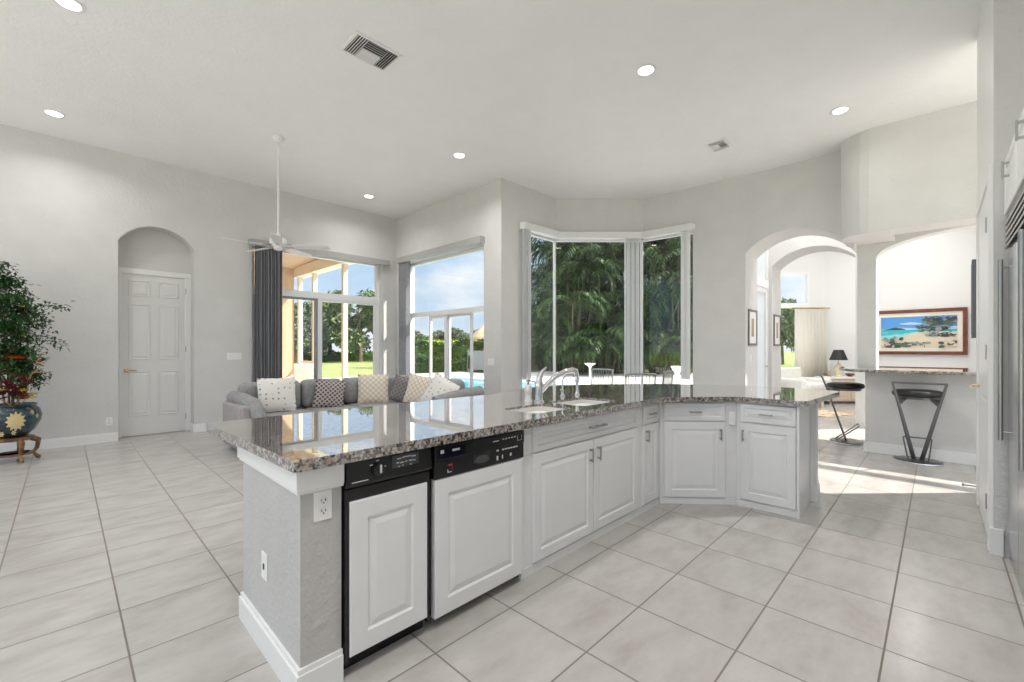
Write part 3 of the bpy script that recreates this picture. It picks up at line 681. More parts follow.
# ================================================================== CEILING FITTINGS
def downlight(x, y, label, z=CH, k=1.0):
    o = thing('recessed_light', label, 'ceiling light', (x, y, z), 0, 'recessed ceiling lights')
    MB().lathe([(.10, 0), (.10, -.006), (.075, -.010), (.072, -.004)], 28).build('trim_ring', M['white'], o, smooth=True)
    MB().lathe([(.072, -.004), (.072, -.008), (.02, -.011)], 28).build('diffuser', M['lens'], o)
    l = bpy.data.lights.new('lamp', 'AREA'); l.shape = 'DISK'; l.size = .16; l.energy = LAMP_W*k; l.color = (1.0, .97, .935); l.spread = math.radians(150)
    lo = bpy.data.objects.new('lamp', l); COL.objects.link(lo); lo.location = (0, 0, -.02); lo.parent = o
for x, y, lb, k in ((.03, 5.09, 'round recessed light at the top left edge of the ceiling', .55), (-.08, 7.59, 'round recessed light above the potted tree', .3),
                 (4.12, 2.12, 'round recessed light above the island between the two vents', 1.0), (6.42, .83, 'round recessed light just in front of the curved soffit', .15),
                 (4.03, 5.0, 'round recessed light in front of the bay corner', .6), (3.94, 7.54, 'round recessed light above the sofa near the wall corner', .35),
                 (2.1, .55, 'unseen fill light added above the kitchen aisle', .55), (.3, .55, 'unseen fill light added behind the dishwasher aisle', .55),
                 (-1.6, 2.4, 'unseen fill light added at the rear left of the kitchen', .3), (-1.6, .2, 'unseen fill light added at the rear of the kitchen', .55), (-1.6, 5.0, 'unseen fill light added at the far left', .25)):  # out-of-view entries are fill lamps added to brighten the kitchen
    downlight(x, y, lb, CH, k)
for x, y, lb in ((8.87, 1.6, 'added fill light in the vestibule between the arches'), (11.2, 1.2, 'added living-room fill light near the beach painting'), (12.6, .4, 'added living-room fill light farthest from the arches'), (11.0, 3.2, 'added living-room fill light near the angled window'), (9.2, -.2, 'added fill light over the bar room')):  # unseen lamps added to brighten the rooms beyond the arches
    downlight(x, y, lb + ', hidden above the arches', 4.9, .85)
def vent(x, y, w, d, label):
    o = thing('ceiling_vent', label, 'air vent', (x, y, CH))
    b = MB(); t = .028
    b.box(-w/2, w/2, -d/2, -d/2+t, -.012, 0, .003).box(-w/2, w/2, d/2-t, d/2, -.012, 0, .003).box(-w/2, -w/2+t, -d/2, d/2, -.012, 0, .003).box(w/2-t, w/2, -d/2, d/2, -.012, 0, .003); b.build('frame', M['plate'], o)
    MB().box(-w/2+t, w/2-t, -d/2+t, d/2-t, -.002, 0).build('duct', M['blackm'], o)
    iw, idd = w/2-t, d/2-t; q = iw*.45
    def louvre(x0, x1, y0, y1, along, s):
        b = MB(); n = 5
        for k in range(n):
            if along == 'y':
                xx = x0+(k+.5)*(x1-x0)/n; b.box(-.013, .013, y0, y1, -.001, .001, rot=(0, s*.75, 0), loc=(xx, 0, -.010))
            else:
                yy = y0+(k+.5)*(y1-y0)/n; b.box(x0, x1, -.013, .013, -.001, .001, rot=(s*.75, 0, 0), loc=(0, yy, -.010))
        b.build('louvre', M['plate'], o)
    louvre(-iw, -q, -idd, idd, 'y', -1); louvre(q, iw, -idd, idd, 'y', -1.3); louvre(-q, q, -idd, 0, 'x', 1); louvre(-q, q, 0, idd, 'x', -1)
    return o
vent(2.05, 3.87, .47, .35, 'large white four-way air vent on the ceiling above the worktop')
vent(6.345, 2.18, .34, .25, 'small white air vent on the ceiling near the archway')

# ceiling fan
fn = thing('ceiling_fan', 'white five-blade ceiling fan hanging on a long rod', 'ceiling fan', (2.0, 6.31, CH))
MB().lathe([(.075, 0), (.075, -.02), (.05, -.07), (.015, -.085)], 24).build('canopy', M['white'], fn, smooth=True)
MB().tube([(0, 0, -.08), (0, 0, -1.32)], .012, 12).build('rod', M['white'], fn, smooth=True)
MB().lathe([(.025, -1.29), (.035, -1.33), (.085, -1.35), (.105, -1.38), (.105, -1.43), (.08, -1.455), (.055, -1.465), (.055, -1.50), (.025, -1.515)], 28).build('motor', M['white'], fn, smooth=True)
for k in range(5):
    a = math.radians(34 + 72*k)
    b = MB(); prof = [(.19, .045), (.28, .058), (.48, .064), (.62, .062), (.66, .048)]
    top = [(r, w, -1.455-w*.22) for r, w in prof] + [(r, -w, -1.455+w*.22) for r, w in prof[::-1]]
    b.poly(top, (0, 0, -.007))
    bl = b.build('blade', M['white'], fn, rz=a)
    MB().poly([(.08, -.018, -1.445), (.08, .018, -1.445), (.19, .028, -1.445), (.24, .0, -1.445), (.19, -.028, -1.445)], (0, 0, -.008)).build('blade_iron', M['nickel'], bl)

# ================================================================== BLINDS
def blinds(name, label, loc, rz, L, z0, zt, s0, s1, m, slw=.085, val='valance', n=14, vh=.12):
    """vertical blind: local x along the wall, room side is -Y"""
    o = thing(name, label, 'blinds', loc, rz)
    MB().box(0, L, -.12, .0, zt, zt+vh, .004).build('valance', M[val], o)
    for k in range(n):
        x = s0 + (k+.5)*(s1-s0)/n
        a = .95 + .25*math.sin(k*2.4)
        MB().box(-slw/2, slw/2, -.0012, .0012, z0, zt+.02, rot=(0, 0, a), loc=(x, -.055, 0)).build('slat', M[m], o)
    return o
blinds('vertical_blinds', 'dark grey vertical blinds stacked at the left of the wide glazed opening', (2.20, WL, 0), 0, 2.62, .03, 3.09, .09, .53, 'blind', n=20, slw=.10, vh=.10)
blinds('vertical_blinds', 'grey vertical blinds stacked at the left of the pool doors', (5.05, 8.20, 0), -PI/2, 2.63, .03, 3.13, .02, .33, 'blind', n=12, vh=.12)
def bayblinds(name, label, p, d, s0, s1, b0, b1, n, mm='blind_light'):
    ang = math.atan2(d.y, d.x); q = p + d*s0
    return blinds(name, label, (q.x, q.y, 0), ang, s1-s0, .79, 3.385, b0-s0, b1-s0, mm, n=n, val='valance_w', vh=.115, slw=.075)
bayblinds('vertical_blinds', 'pale grey vertical blinds at the left edge of the bay window', A0, dA, .44, LA-.02, .445, .66, 9)
bayblinds('vertical_blinds', 'pale vertical blinds stacked at the right of the middle bay pane', A1, dB, .03, LB-.03, LB-.36, LB-.04, 10)
bayblinds('vertical_blinds', 'few pale vertical blind slats at the right end of the bay window', A2, dC, .02, .96, .74, .88, 3)

# ================================================================== SOFA AND CUSHIONS
def cushion(b, x0, x1, y0, y1, z0, z1, r=.06):
    b.box(x0, x1, y0, y1, z0, z1, min(r, (x1-x0)*.45, (y1-y0)*.45, (z1-z0)*.45), 5)
sf = thing('sectional_sofa', 'long grey L-shaped sectional sofa in front of the pool windows', 'sofa', (0, 0, 0))
def soft(name, x0, x1, y0, y1, z0, z1, r=.07, m='fabric_grey', par=None):
    b = MB(); cushion(b, x0, x1, y0, y1, z0, z1, r); return b.build(name, M[m], par or sf, smooth=True, ang=60)
soft('base', 1.62, 4.45, 6.05, 6.95, .05, .30, .03, 'fabric_taupe')
soft('base', 3.55, 4.45, 5.10, 6.05, .05, .30, .03, 'fabric_taupe')
soft('back', 1.55, 4.45, 6.72, 6.98, .05, .74, .06, 'fabric_taupe')
soft('back', 4.22, 4.47, 5.10, 6.9, .05, .72, .06, 'fabric_taupe')
soft('arm', 1.50, 1.70, 6.05, 6.95, .05, .62, .04, 'fabric_taupe')
MB().tube([(1.62, 6.9, .66), (1.63, 6.5, .66), (1.65, 6.18, .63), (1.68, 6.03, .54), (1.69, 5.99, .42)], [.085, .09, .09, .085, .075], 14).build('arm_pad', M['fabric_grey'], sf, smooth=True)
soft('arm', 3.65, 4.45, 4.95, 5.12, .05, .58, .06, 'fabric_taupe')
MB().tube([(3.62, 5.04, .58), (4.0, 5.03, .63), (4.46, 5.03, .66)], [.08, .09, .10], 14).build('arm_pad', M['fabric_grey'], sf, smooth=True)
MB().tube([(1.62, 5.98, .37), (1.9, 5.97, .38), (2.30, 5.97, .38)], [.085, .09, .085], 14).build('front_roll', M['fabric_grey'], sf, smooth=True)
for x0, x1 in ((1.72, 2.42), (2.43, 3.05), (3.06, 3.62)): soft('seat_cushion', x0, x1, 6.0, 6.62, .29, .47, .06)
soft('seat_cushion', 3.52, 4.2, 5.9, 6.62, .29, .47, .06); soft('seat_cushion', 3.52, 4.2, 5.12, 5.89, .29, .47, .06)
for x0, x1 in ((1.62, 2.40), (2.41, 3.02), (3.03, 3.64), (3.66, 4.25)): soft('back_cushion', x0, x1, 6.55, 6.78, .46, .87, .09)
for y0, y1 in ((5.85, 6.58), (5.12, 5.84)): soft('back_cushion', 4.02, 4.28, y0, y1, .46, .86, .09)
def pillow(label, loc, rz, tilt, s, m, roll=0, th=.13):
    b = MB(); n = 12; H = s/2
    def P(u, v, sg):
        e = max(0, (1-abs(u)**2.6)*(1-abs(v)**2.6))**.55
        k = 1 - .05*(1-abs(u))*abs(v)**3; q = 1 - .05*(1-abs(v))*abs(u)**3
        return (u*H*q, sg*e*th/2, v*H*k)
    gr = {}
    for sg in (-1, 1):
        for i in range(n+1):
            for j in range(n+1):
                bd = i in (0, n) or j in (0, n)
                if bd and sg == 1: gr[(sg, i, j)] = gr[(-1, i, j)]; continue
                gr[(sg, i, j)] = b.bm.verts.new(P(2*i/n-1, 2*j/n-1, sg))
        for i in range(n):
            for j in range(n): b.bm.faces.new((gr[(sg, i, j)], gr[(sg, i+1, j)], gr[(sg, i+1, j+1)], gr[(sg, i, j+1)]))
    o = b.build('throw_pillow', M[m], smooth=True, ang=80)
    o.matrix_world = Matrix.Translation(loc) @ Matrix.Rotation(rz, 4, 'Z') @ Matrix.Rotation(tilt, 4, 'X') @ Matrix.Rotation(roll, 4, 'Y')
    tag(o, label, 'pillow', 'throw pillows on the sectional sofa'); return o
pillow('cream pillow with grey dots beside the left sofa arm', (2.02, 6.42, .70), -.15, -.22, .47, 'dots')
pillow('brown lattice-patterned pillow second from the left on the sofa', (2.74, 6.43, .65), -.25, -.3, .42, 'checker', .15)
pillow('cream patterned pillow standing near the sofa corner', (3.42, 6.40, .69), -.5, -.22, .47, 'lattice')
pillow('grey-brown ribbed pillow leaning in the sofa corner', (3.80, 6.12, .66), -.8, -.25, .42, 'stripe', .3)
pillow('tan patterned pillow right of the ribbed pillow on the sofa', (3.84, 5.74, .69), -1.05, -.25, .46, 'lattice', .15)
pillow('cream dotted pillow tilted on its corner at the right of the sofa', (3.88, 5.28, .66), -1.2, -.3, .50, 'dots', .45)

# ================================================================== POTTED TREE
pot = thing('potted_tree', 'leafy green tree with flowers in a glazed dark pot', 'potted plant', (-.42, 7.80, .29))
pot.scale = (.72, .72, 1)
pr = [(.10, 0), (.17, .01), (.26, .08), (.325, .18), (.335, .25), (.31, .32), (.27, .355), (.285, .375), (.275, .385), (.255, .375), (.25, .34)]
MB().lathe(pr, 36).build('pot', M['pot'], pot, smooth=True)
MB().lathe([(.0, .345), (.25, .345)], 24).build('soil', M['soil'], pot)
M['flower'] = mat('painted_cream_flower', (.62, .50, .26), .25)
fb = MB()
va = math.atan2(-7.8, .42)            # towards the viewer
for k in range(12):
    a = 2*PI*k/12
    for L, w in ((.115, .04), (.08, .03)):
        ca, sa = math.cos(a+(.26 if L < .07 else 0)), math.sin(a+(.26 if L < .07 else 0))
        pts = []
        for t, ww in ((.0, .3), (.35, .8), (.7, 1.0), (1, 0.05)):
            pts.append((t*L, ww*w/2))
        ring = [(x, y) for x, y in pts] + [(x, -y) for x, y in pts[::-1]]
        def on(x, y):
            u, z = x*ca-y*sa, x*sa+y*ca
            zz = .20+z
            r = .333 if zz > .16 else .318+.015*(zz-.1)/.06
            an = va + .10 + u/.33
            return ((r+.004)*math.cos(an), (r+.004)*math.sin(an), zz)
        fb.face([on(x, y) for x, y in ring])
fb.build('painted_flower', M['flower'], pot)
for zc, uu in ((.29, .20), (.07, -.02), (.24, .27), (.06, -.16)):
    fb = MB()
    for k in range(6):
        a = 2*PI*k/6
        def on2(x, y):
            an = va+.10+(uu+x)/.33; zz = zc+y; r = .338 if .15 < zz < .28 else (.30 if zz < .12 else .326)
            return (r*math.cos(an), r*math.sin(an), zz)
        fb.face([on2(0, 0), on2(.02*math.cos(a-.4), .02*math.sin(a-.4)), on2(.035*math.cos(a), .035*math.sin(a)), on2(.02*math.cos(a+.4), .02*math.sin(a+.4))])
    fb.build('painted_flower', M['flower'], pot)
def leaf_quad(b, p, d, up, L, w):
    d = d.normalized(); s = d.cross(up)
    if s.length < 1e-4: s = d.cross(Vector((1, 0, 0)))
    s.normalize(); n = s.cross(d)
    b.face([p, p+d*L*.4+s*w/2+n*L*.06, p+d*L-n*L*.08, p+d*L*.4-s*w/2+n*L*.06])
tr = MB(); lf = MB(); r = random.Random(3)
trunks = []
for k, (tx, ty, h) in enumerate(((.02, 0, 1.55), (-.08, .05, 1.7), (.10, -.03, 1.25), (-.02, -.08, 1.4), (-.16, 0, 1.6))):
    pts = [Vector((tx*.5, ty*.5, .34))]
    for i in range(1, 7):
        pts.append(Vector((tx*(.5+i*.28)+r.uniform(-.03, .03), ty*(.5+i*.28)+r.uniform(-.03, .03), .34+h*i/6)))
    tr.tube(pts, [.016-.0018*i for i in range(7)], 6); trunks.append(pts)
lat = Vector((.698, -.716, 0))
for pts in trunks:
    for i in range(2, 7):
        for q in range(4):
            p = pts[i] + (pts[i]-pts[i-1])*r.uniform(-.8, 0)
            a = r.uniform(0, 2*PI); L = r.uniform(.22, .42)
            d = Vector((math.cos(a), math.sin(a), r.uniform(-.15, .35)))
            tip = p + d*L; mid = p + d*L*.5 + Vector((0, 0, .05)); tip.z -= .04
            tr.tube([p, mid, tip], [.005, .004, .002], 4)
            for j in range(64):
                t = r.uniform(.25, 1.0); c = p.lerp(mid, t*2) if t < .5 else mid.lerp(tip, t*2-1)
                c = c + Vector((r.gauss(0, .06), r.gauss(0, .06), r.gauss(0, .03)))
                leaf_quad(lf, c, Vector((r.gauss(0, 1), r.gauss(0, 1), r.uniform(-.7, .2))), Vector((0, 0, 1)), r.uniform(.055, .09), r.uniform(.028, .042))
tr.build('stem', M['bark'], pot); lf.build('foliage', M['leaf'], pot)
FN = {'pet_red': 'red_flower', 'pet_yel': 'yellow_flower', 'pet_mar': 'dark_red_leaves', 'leaf': 'blade_leaves', 'pet_tan': 'dry_branch'}
def burst(key, c, n, L, w, up=.4, spread=1.0):
    fb_ = MB()
    for k in range(n):
        a = r.uniform(0, 2*PI); d = Vector((math.cos(a)*spread, math.sin(a)*spread, r.uniform(-.2, 1)*up+.1))
        leaf_quad(fb_, Vector(c), d, Vector((0, 0, 1)), L*r.uniform(.7, 1.1), w)
    fb_.build(FN[key], M[key], pot)
def P3(l, fwd, z): v = lat*l + Vector((-.05, -.99, 0))*fwd; return Vector((v.x, v.y, z))
for l, f, z in ((.12, .15, .92), (.02, .12, .93), (-.1, .1, .9), (.22, .12, .70), (.42, .05, .87), (-.16, .14, .80), (.08, .2, .72)): burst('pet_red', P3(l, f, z), 12, .12, .04)
for l, f, z in ((.27, .16, .50), (.32, .14, .46), (-.12, .2, .55), (.22, .2, .55), (.06, .0, 1.35), (.12, .02, 1.18), (-.12, .18, .75), (.16, .05, 1.52)): burst('pet_yel', P3(l, f, z), 10, .10, .04)
for l, f, z in ((.10, .2, .55), (.25, .15, .6), (-.05, .2, .6), (.18, .2, .45), (-.15, .18, .5), (.0, .2, .48)): burst('pet_mar', P3(l, f, z), 14, .20, .035, .9, .8)
for l, f, z in ((.05, .1, .45), (.2, .1, .5), (-.1, .1, .5), (.15, .0, .7), (.0, .0, .75), (.36, .08, .86)): burst('leaf', P3(l, f, z), 14, .24, .04, 1.0, .6)
for a, m_, c in (((.05, .1, .36), (.3, .12, .72), (.62, .08, .93)), ((.08, .1, .36), (.34, .14, .76), (.66, .06, .76)), ((.10, .1, .36), (.30, .12, .50), (.44, .1, .52)), ((0, .15, .38), (-.16, .25, .45), (-.34, .28, .36)), ((.36, .1, .80), (.46, .1, .97), (.58, .08, 1.0))):
    MB().tube([P3(*a), P3(*m_), P3(*c)], [.008, .007, .004], 5).build('dry_branch', M['pet_tan'], pot)
ps = thing('plant_stand', 'carved gilded wooden stand under the glazed pot', 'plant stand', (-.42, 7.80, 0))
ps.scale = (.72, .72, 1)
MB().lathe([(.22, .245), (.25, .25), (.25, .285), (.20, .29)], 28).build('top_ring', M['gilt'], ps, smooth=True)
for k in range(5):
    a = 2*PI*k/5 + va + .35; c, s = math.cos(a), math.sin(a)
    MB().tube([(c*.20, s*.20, .26), (c*.29, s*.29, .22), (c*.27, s*.27, .13), (c*.23, s*.23, .08), (c*.27, s*.27, .03), (c*.31, s*.31, .012)], [.035, .04, .028, .024, .028, .02], 8).build('leg', M['gilt'], ps, smooth=True)
MB().lathe([(.235, .075), (.235, .095), (.20, .095), (.20, .075)], 28).build('stretcher', M['gilt'], ps, smooth=True)

# ================================================================== BAR, STOOLS, PAINTING
bt = worktop('bar_counter', [(6.95, -2.9), (6.95, .55), (6.98, .68), (7.08, .82), (7.22, .92), (7.40, .975), (7.7, .99), (8.3, .97), (8.42, .93), (8.46, .80), (8.46, -2.9)], [], 1.03, 1.065)
tag(bt, 'speckled granite bar top with rounded end on the low grey wall', 'countertop')
def stool(label, loc, rz):
    o = thing('bar_stool', label, 'bar stool', loc, rz)
    o.scale = (.86, .84, 1)
    MB().lathe([(.255, 0), (.262, .006), (.262, .018), (.25, .026), (.0, .03)], 40, sx=.85).build('base', M['chrome'] if False else M['gun'], o, smooth=True)
    MB().lathe([(.264, .002), (.268, .008), (.264, .016)], 40, sx=.85).build('base_rim', M['chrome'], o, smooth=True)
    for s in (-1, 1):
        MB().tube([(.0, s*.04, .025), (-.085, s*.095, .25), (-.20, s*.175, .58), (-.27, s*.228, .78), (-.335, s*.265, .935)], [.020, .019, .016, .013, .011], 10, flat=(1.25, .7)).build('frame_leg', M['gun'], o, smooth=True)
    MB().tube([(-.335, -.275, .935), (-.335, .275, .935)], .012, 10).build('back_rail', M['gun'], o, smooth=True)
    b = MB(); b.tube([(-.14, -.10, .03), (-.03, -.12, .11), (.15, -.15, .25), (.16, -.14, .26), (.16, .14, .26), (.15, .15, .25), (-.03, .12, .11), (-.14, .10, .03)], .009, 8); b.build('footrest', M['gun'], o, smooth=True)
    b = MB()
    pts = [(.25*math.cos(t) if math.cos(t) > 0 else .26*math.cos(t), .275*math.sin(t)) for t in [2*PI*k/32 for k in range(32)]]
    rings = []
    for sc_, z in ((.88, .765), (.97, .775), (1.0, .795), (1.0, .81), (.94, .83), (.75, .842), (.3, .846)):
        rings.append([b.bm.verts.new((x*sc_-.01, y*sc_, z)) for x, y in pts])
    for i in range(len(rings)-1):
        for k in range(32): b.bm.faces.new((rings[i][k], rings[i][(k+1) % 32], rings[i+1][(k+1) % 32], rings[i+1][k]))
    b.bm.faces.new(rings[0][::-1]); b.bm.faces.new(rings[-1])
    b.build('seat', M['leather'], o, smooth=True, ang=60)
    MB().lathe([(.20, .735), (.24, .74), (.245, .764), (.2, .766)], 32, (-.01, 0, 0), sx=.86).build('seat_plate', M['gun'], o, smooth=True)
    for s in (-1, 1):
        MB().poly([(-.25, s*.20, .75), (-.03, s*.10, .745), (-.225, s*.175, .68)], (0, s*.012, 0)).build('seat_bracket', M['gun'], o)
    return o
stool('black bar stool with V-shaped frame standing in front of the granite bar', (6.98, .17, 0), .06)
stool('black bar stool seen side-on at the rounded end of the bar', (7.74, .93, 0), -1.42)

# beach painting (generic beach view)
pn = thing('beach_painting', 'wide framed painting of a tropical beach on the far white wall', 'painting', (13.99, .33, 1.19), -PI/2)
# local x runs along -Y, from -.79 (left) to .79 (right)
L0, L1, H1 = -.80, .80, 1.06; fw = .075
b = MB(); b.box(L0, L1, -.05, 0, 0, fw, .008).box(L0, L1, -.05, 0, H1-fw, H1, .008).box(L0, L0+fw, -.05, 0, 0, H1, .008).box(L1-fw, L1, -.05, 0, 0, H1, .008); b.build('picture_frame', M['frame_wood'], pn)
MB().box(L0+fw*.8, L1-fw*.8, -.022, -.004, fw*.8, H1-fw*.8).build('mat_board', M['matboard'], pn)
px0, px1, pz0, pz1 = L0+.13, L1-.16, .155, H1-.165
pm = [mat('paint_sky', (.10, .34, .74), .6), mat('paint_sea', (.06, .50, .58), .6), mat('paint_sand', (.78, .68, .52), .6), mat('paint_dark', (.045, .075, .075), .6), mat('paint_bush', (.10, .15, .12), .6), mat('paint_light', (.52, .68, .86), .6), mat('paint_shade', (.30, .34, .34), .6), mat('paint_turq', (.30, .72, .72), .6)]
b = MB(); pd = [-.0225]
def layer(pts, mi):
    pd[0] -= .0006
    b.face([(px0+(px1-px0)*max(0, min(1, x)), pd[0], pz0+(pz1-pz0)*max(0, min(1, z))) for x, z in pts], mi)
layer([(0, 0), (1, 0), (1, 1), (0, 1)], 0)
layer([(0, .60), (.25, .66), (.5, .62), (.75, .70), (1, .66), (1, .55), (0, .55)], 5)
layer([(.25, .78), (.4, .82), (.55, .79), (.6, .75), (.45, .74), (.3, .75)], 5)
layer([(0, 0), (1, 0), (1, .58), (0, .58)], 1)
layer([(0, .40), (.3, .44), (.5, .52), (.6, .52), (.4, .36), (0, .28)], 7)
layer([(0, .58), (.06, .60), (.14, .63), (.2, .66), (.28, .64), (.34, .60), (.34, .58)], 3)
layer([(0, .26), (.25, .33), (.45, .47), (.58, .53), (1, .50), (1, 0), (0, 0)], 2)
rp = random.Random(5)
def blob(cx, cz, rx, rz, mi, n=15, j=.35):
    layer([(cx+rx*math.cos(2*PI*k/n)*rp.uniform(1-j, 1), cz+rz*math.sin(2*PI*k/n)*rp.uniform(1-j, 1)) for k in range(n)], mi)
blob(.70, .40, .15, .08, 6); blob(.85, .40, .14, .08, 3); blob(.45, .13, .17, .07, 6); blob(.30, .10, .2, .09, 4); blob(.16, .04, .16, .05, 3); blob(.62, .16, .07, .04, 6)
for k in range(26): blob(rp.uniform(.58, .98), rp.uniform(.56, .97) , rp.uniform(.04, .09), rp.uniform(.05, .1), rp.choice((3, 4, 4, 6)))
for k in range(12): blob(rp.uniform(.50, .70), rp.uniform(.52, .72), .03, .03, rp.choice((3, 4)))
for k in range(12): blob(rp.uniform(.02, .30), rp.uniform(.14, .34), .035, .05, rp.choice((3, 4, 6)))
for k in range(8): blob(rp.uniform(.8, .98), rp.uniform(.02, .2), .05, .05, rp.choice((3, 4, 2)))
for k in range(46): blob(rp.uniform(.60, .99), rp.uniform(.60, .99), rp.uniform(.012, .03), rp.uniform(.015, .035), rp.choice((3, 3, 4, 6)), 9)
for k in range(26): blob(rp.uniform(.60, .98), rp.uniform(.34, .50), rp.uniform(.01, .03), rp.uniform(.01, .02), rp.choice((3, 6, 2, 4)), 9)
for k in range(30): blob(rp.uniform(.04, .6), rp.uniform(.03, .20), rp.uniform(.01, .03), rp.uniform(.01, .03), rp.choice((3, 6, 2, 4)), 9)
for k in range(9): blob(rp.uniform(.05, .5), rp.uniform(.38, .50), rp.uniform(.03, .09), .008, rp.choice((7, 5)), 9)
b.build('beach_scene', pm, pn)

def small_frame(label, loc, rz, w, h, m, inner='print_grey', d=.022):
    o = thing('picture_frame', label, 'picture', loc, rz); t = min(.035, w*.2)
    b = MB(); b.box(-w/2, w/2, -d, 0, 0, t, .003).box(-w/2, w/2, -d, 0, h-t, h, .003).box(-w/2, -w/2+t, -d, 0, 0, h, .003).box(w/2-t, w/2, -d, 0, 0, h, .003); b.build('frame', M[m], o)
    MB().box(-w/2+t*.7, w/2-t*.7, -d*.5, -d*.2, t*.7, h-t*.7).build('mat_board', M['plate'], o)
    MB().box(-w*.14, w*.14, -d*.6, -d*.5, h*.25, h*.75).build('print', M['pet_tan'], o)
    return o
small_frame('narrow dark-framed picture on the jamb of the nearer archway', (8.10, 2.245, 1.38), 0, .46, .60, 'pewter')
small_frame('narrow dark-framed picture on the jamb of the second archway', (9.66, 2.245, 1.38), 0, .46, .60, 'pewter')
small_frame('dark picture frame seen edge-on on the right partition', (5.75, -.257, 1.42), PI, .16, .70, 'gun', d=.04)

# ================================================================== LIVING ROOM BEYOND THE ARCHES
def polar(u, D): l = (u-512)/437; return Vector((D*(.716+.698*l), D*(.698-.716*l), 0))
p = polar(845, 10.75)
cs = thing('console_cabinet', 'pale wood chest with the black-shaded lamp behind the far archway', 'chest', (p.x, p.y, 0), -PI/4)
MB().box(-.55, .45, -.22, .22, .06, .60, .01).build('body', M['oak'], cs)
MB().box(-.58, .48, -.25, .25, .60, .64, .008).build('top', M['sofa_white'], cs)
for x0 in (-.53, -.03):
    d_ = MB().panel(x0, x0+.46, .10, .57, -.235, .015, .05).build('door', M['oak'], cs)
    MB().lathe([(.012, 0), (.015, .02)], 12).build('knob', M['brass'], d_).matrix_local = Matrix.Translation((x0+.23+.18*(1 if x0 < -.2 else -1), -.235, .36)) @ Matrix.Rotation(PI/2, 4, 'X')
for x in (-.5, .4):
    for y in (-.18, .18): MB().box(x-.03, x+.03, y-.03, y+.03, 0, .06).build('foot', M['oak'], cs)
p = polar(838.5, 10.75)
lp = thing('table_lamp', 'table lamp with a black tapered shade on the pale chest', 'lamp', (p.x, p.y, .64))
MB().lathe([(.08, 0), (.085, .02), (.05, .04), (.09, .12), (.10, .2), (.05, .30), (.015, .34), (.012, .42)], 20).build('base', M['lampglass'], lp, smooth=True)
MB().lathe([(.19, .41), (.10, .66), (.095, .66), (.185, .41)], 28).build('lamp_shade', M['shade'], lp, smooth=True)
p = polar(850, 10.75)
bw = thing('bowl', 'small dark bowl of ornaments at the right end of the pale chest', 'bowl', (p.x, p.y, .64))
MB().lathe([(.04, 0), (.09, .05), (.10, .08), (.085, .075), (.03, .02)], 20).build('bowl_body', M['gilt'], bw, smooth=True)
p = polar(829, 10.8)
cd = thing('candlestick', 'cream candle on a small stand left of the table lamp', 'candle', (p.x, p.y, .64))
MB().lathe([(.05, 0), (.05, .01), (.015, .03), (.015, .12), (.03, .14)], 16).build('holder', M['brass'], cd, smooth=True)
MB().lathe([(.022, .14), (.022, .40), (.004, .42)], 14).build('candle', M['curtain'], cd, smooth=True)
p = polar(800, 10.6)
ls = thing('white_sofa', 'white upholstered armchair by the living-room window', 'armchair', (p.x, p.y, 0), -PI/4+.4)
def sof(n_, *a, r=.06):
    b = MB(); cushion(b, *a, r); return b.build(n_, M['sofa_white'], ls, smooth=True, ang=60)
sof('base', -.5, .5, -.4, .4, .08, .36); sof('seat_cushion', -.36, .36, -.42, .28, .34, .52); sof('back', -.5, .5, .26, .48, .1, .86)
sof('arm', -.56, -.36, -.42, .42, .08, .62); sof('arm', .36, .56, -.42, .42, .08, .62)
p = polar(828, 8.75)
rg = MB().box(-.45, .45, -.35, .35, 0.001, .012, .004).build('area_rug', M['rug'], None, (p.x+.15, p.y+.1, 0), -.4); tag(rg, 'tan patterned rug on the sunlit tiles beyond the arches', 'rug')
lt = thing('coffee_table', 'low white bench table on the rug beyond the arches', 'table', (p.x+1.0, p.y+.75, 0), -.75)
MB().box(-.5, .5, -.25, .25, .30, .36, .01).build('table_top', M['sofa_white'], lt)
for x in (-.45, .45):
    for y in (-.2, .2): MB().box(x-.03, x+.03, y-.03, y+.03, 0, .30).build('leg', M['oak'], lt)
# curtain right of the living-room window
q = far + dg*.42
ct = thing('curtain', 'long cream curtain right of the living-room window', 'curtain', (q.x-.12, q.y-.12, 0), math.atan2(dg.y, dg.x))
b = MB(); n = 40; rows = []
for z in (.03, 1.2, 2.36):
    rows.append([b.bm.verts.new((-.36+.85*k/n, .035*math.sin(k*1.5)*(1 if z < 2 else .6), z)) for k in range(n+1)])
for i in range(2):
    for k in range(n): b.bm.faces.new((rows[i][k], rows[i][k+1], rows[i+1][k+1], rows[i+1][k]))
o_ = b.build('drape', M['curtain'], ct, smooth=True, ang=80); md = o_.modifiers.new('thick', 'SOLIDIFY'); md.thickness = .012
MB().tube([(-.42, 0, 2.38), (.55, 0, 2.38)], .018, 10).build('rod', M['brass'], ct)

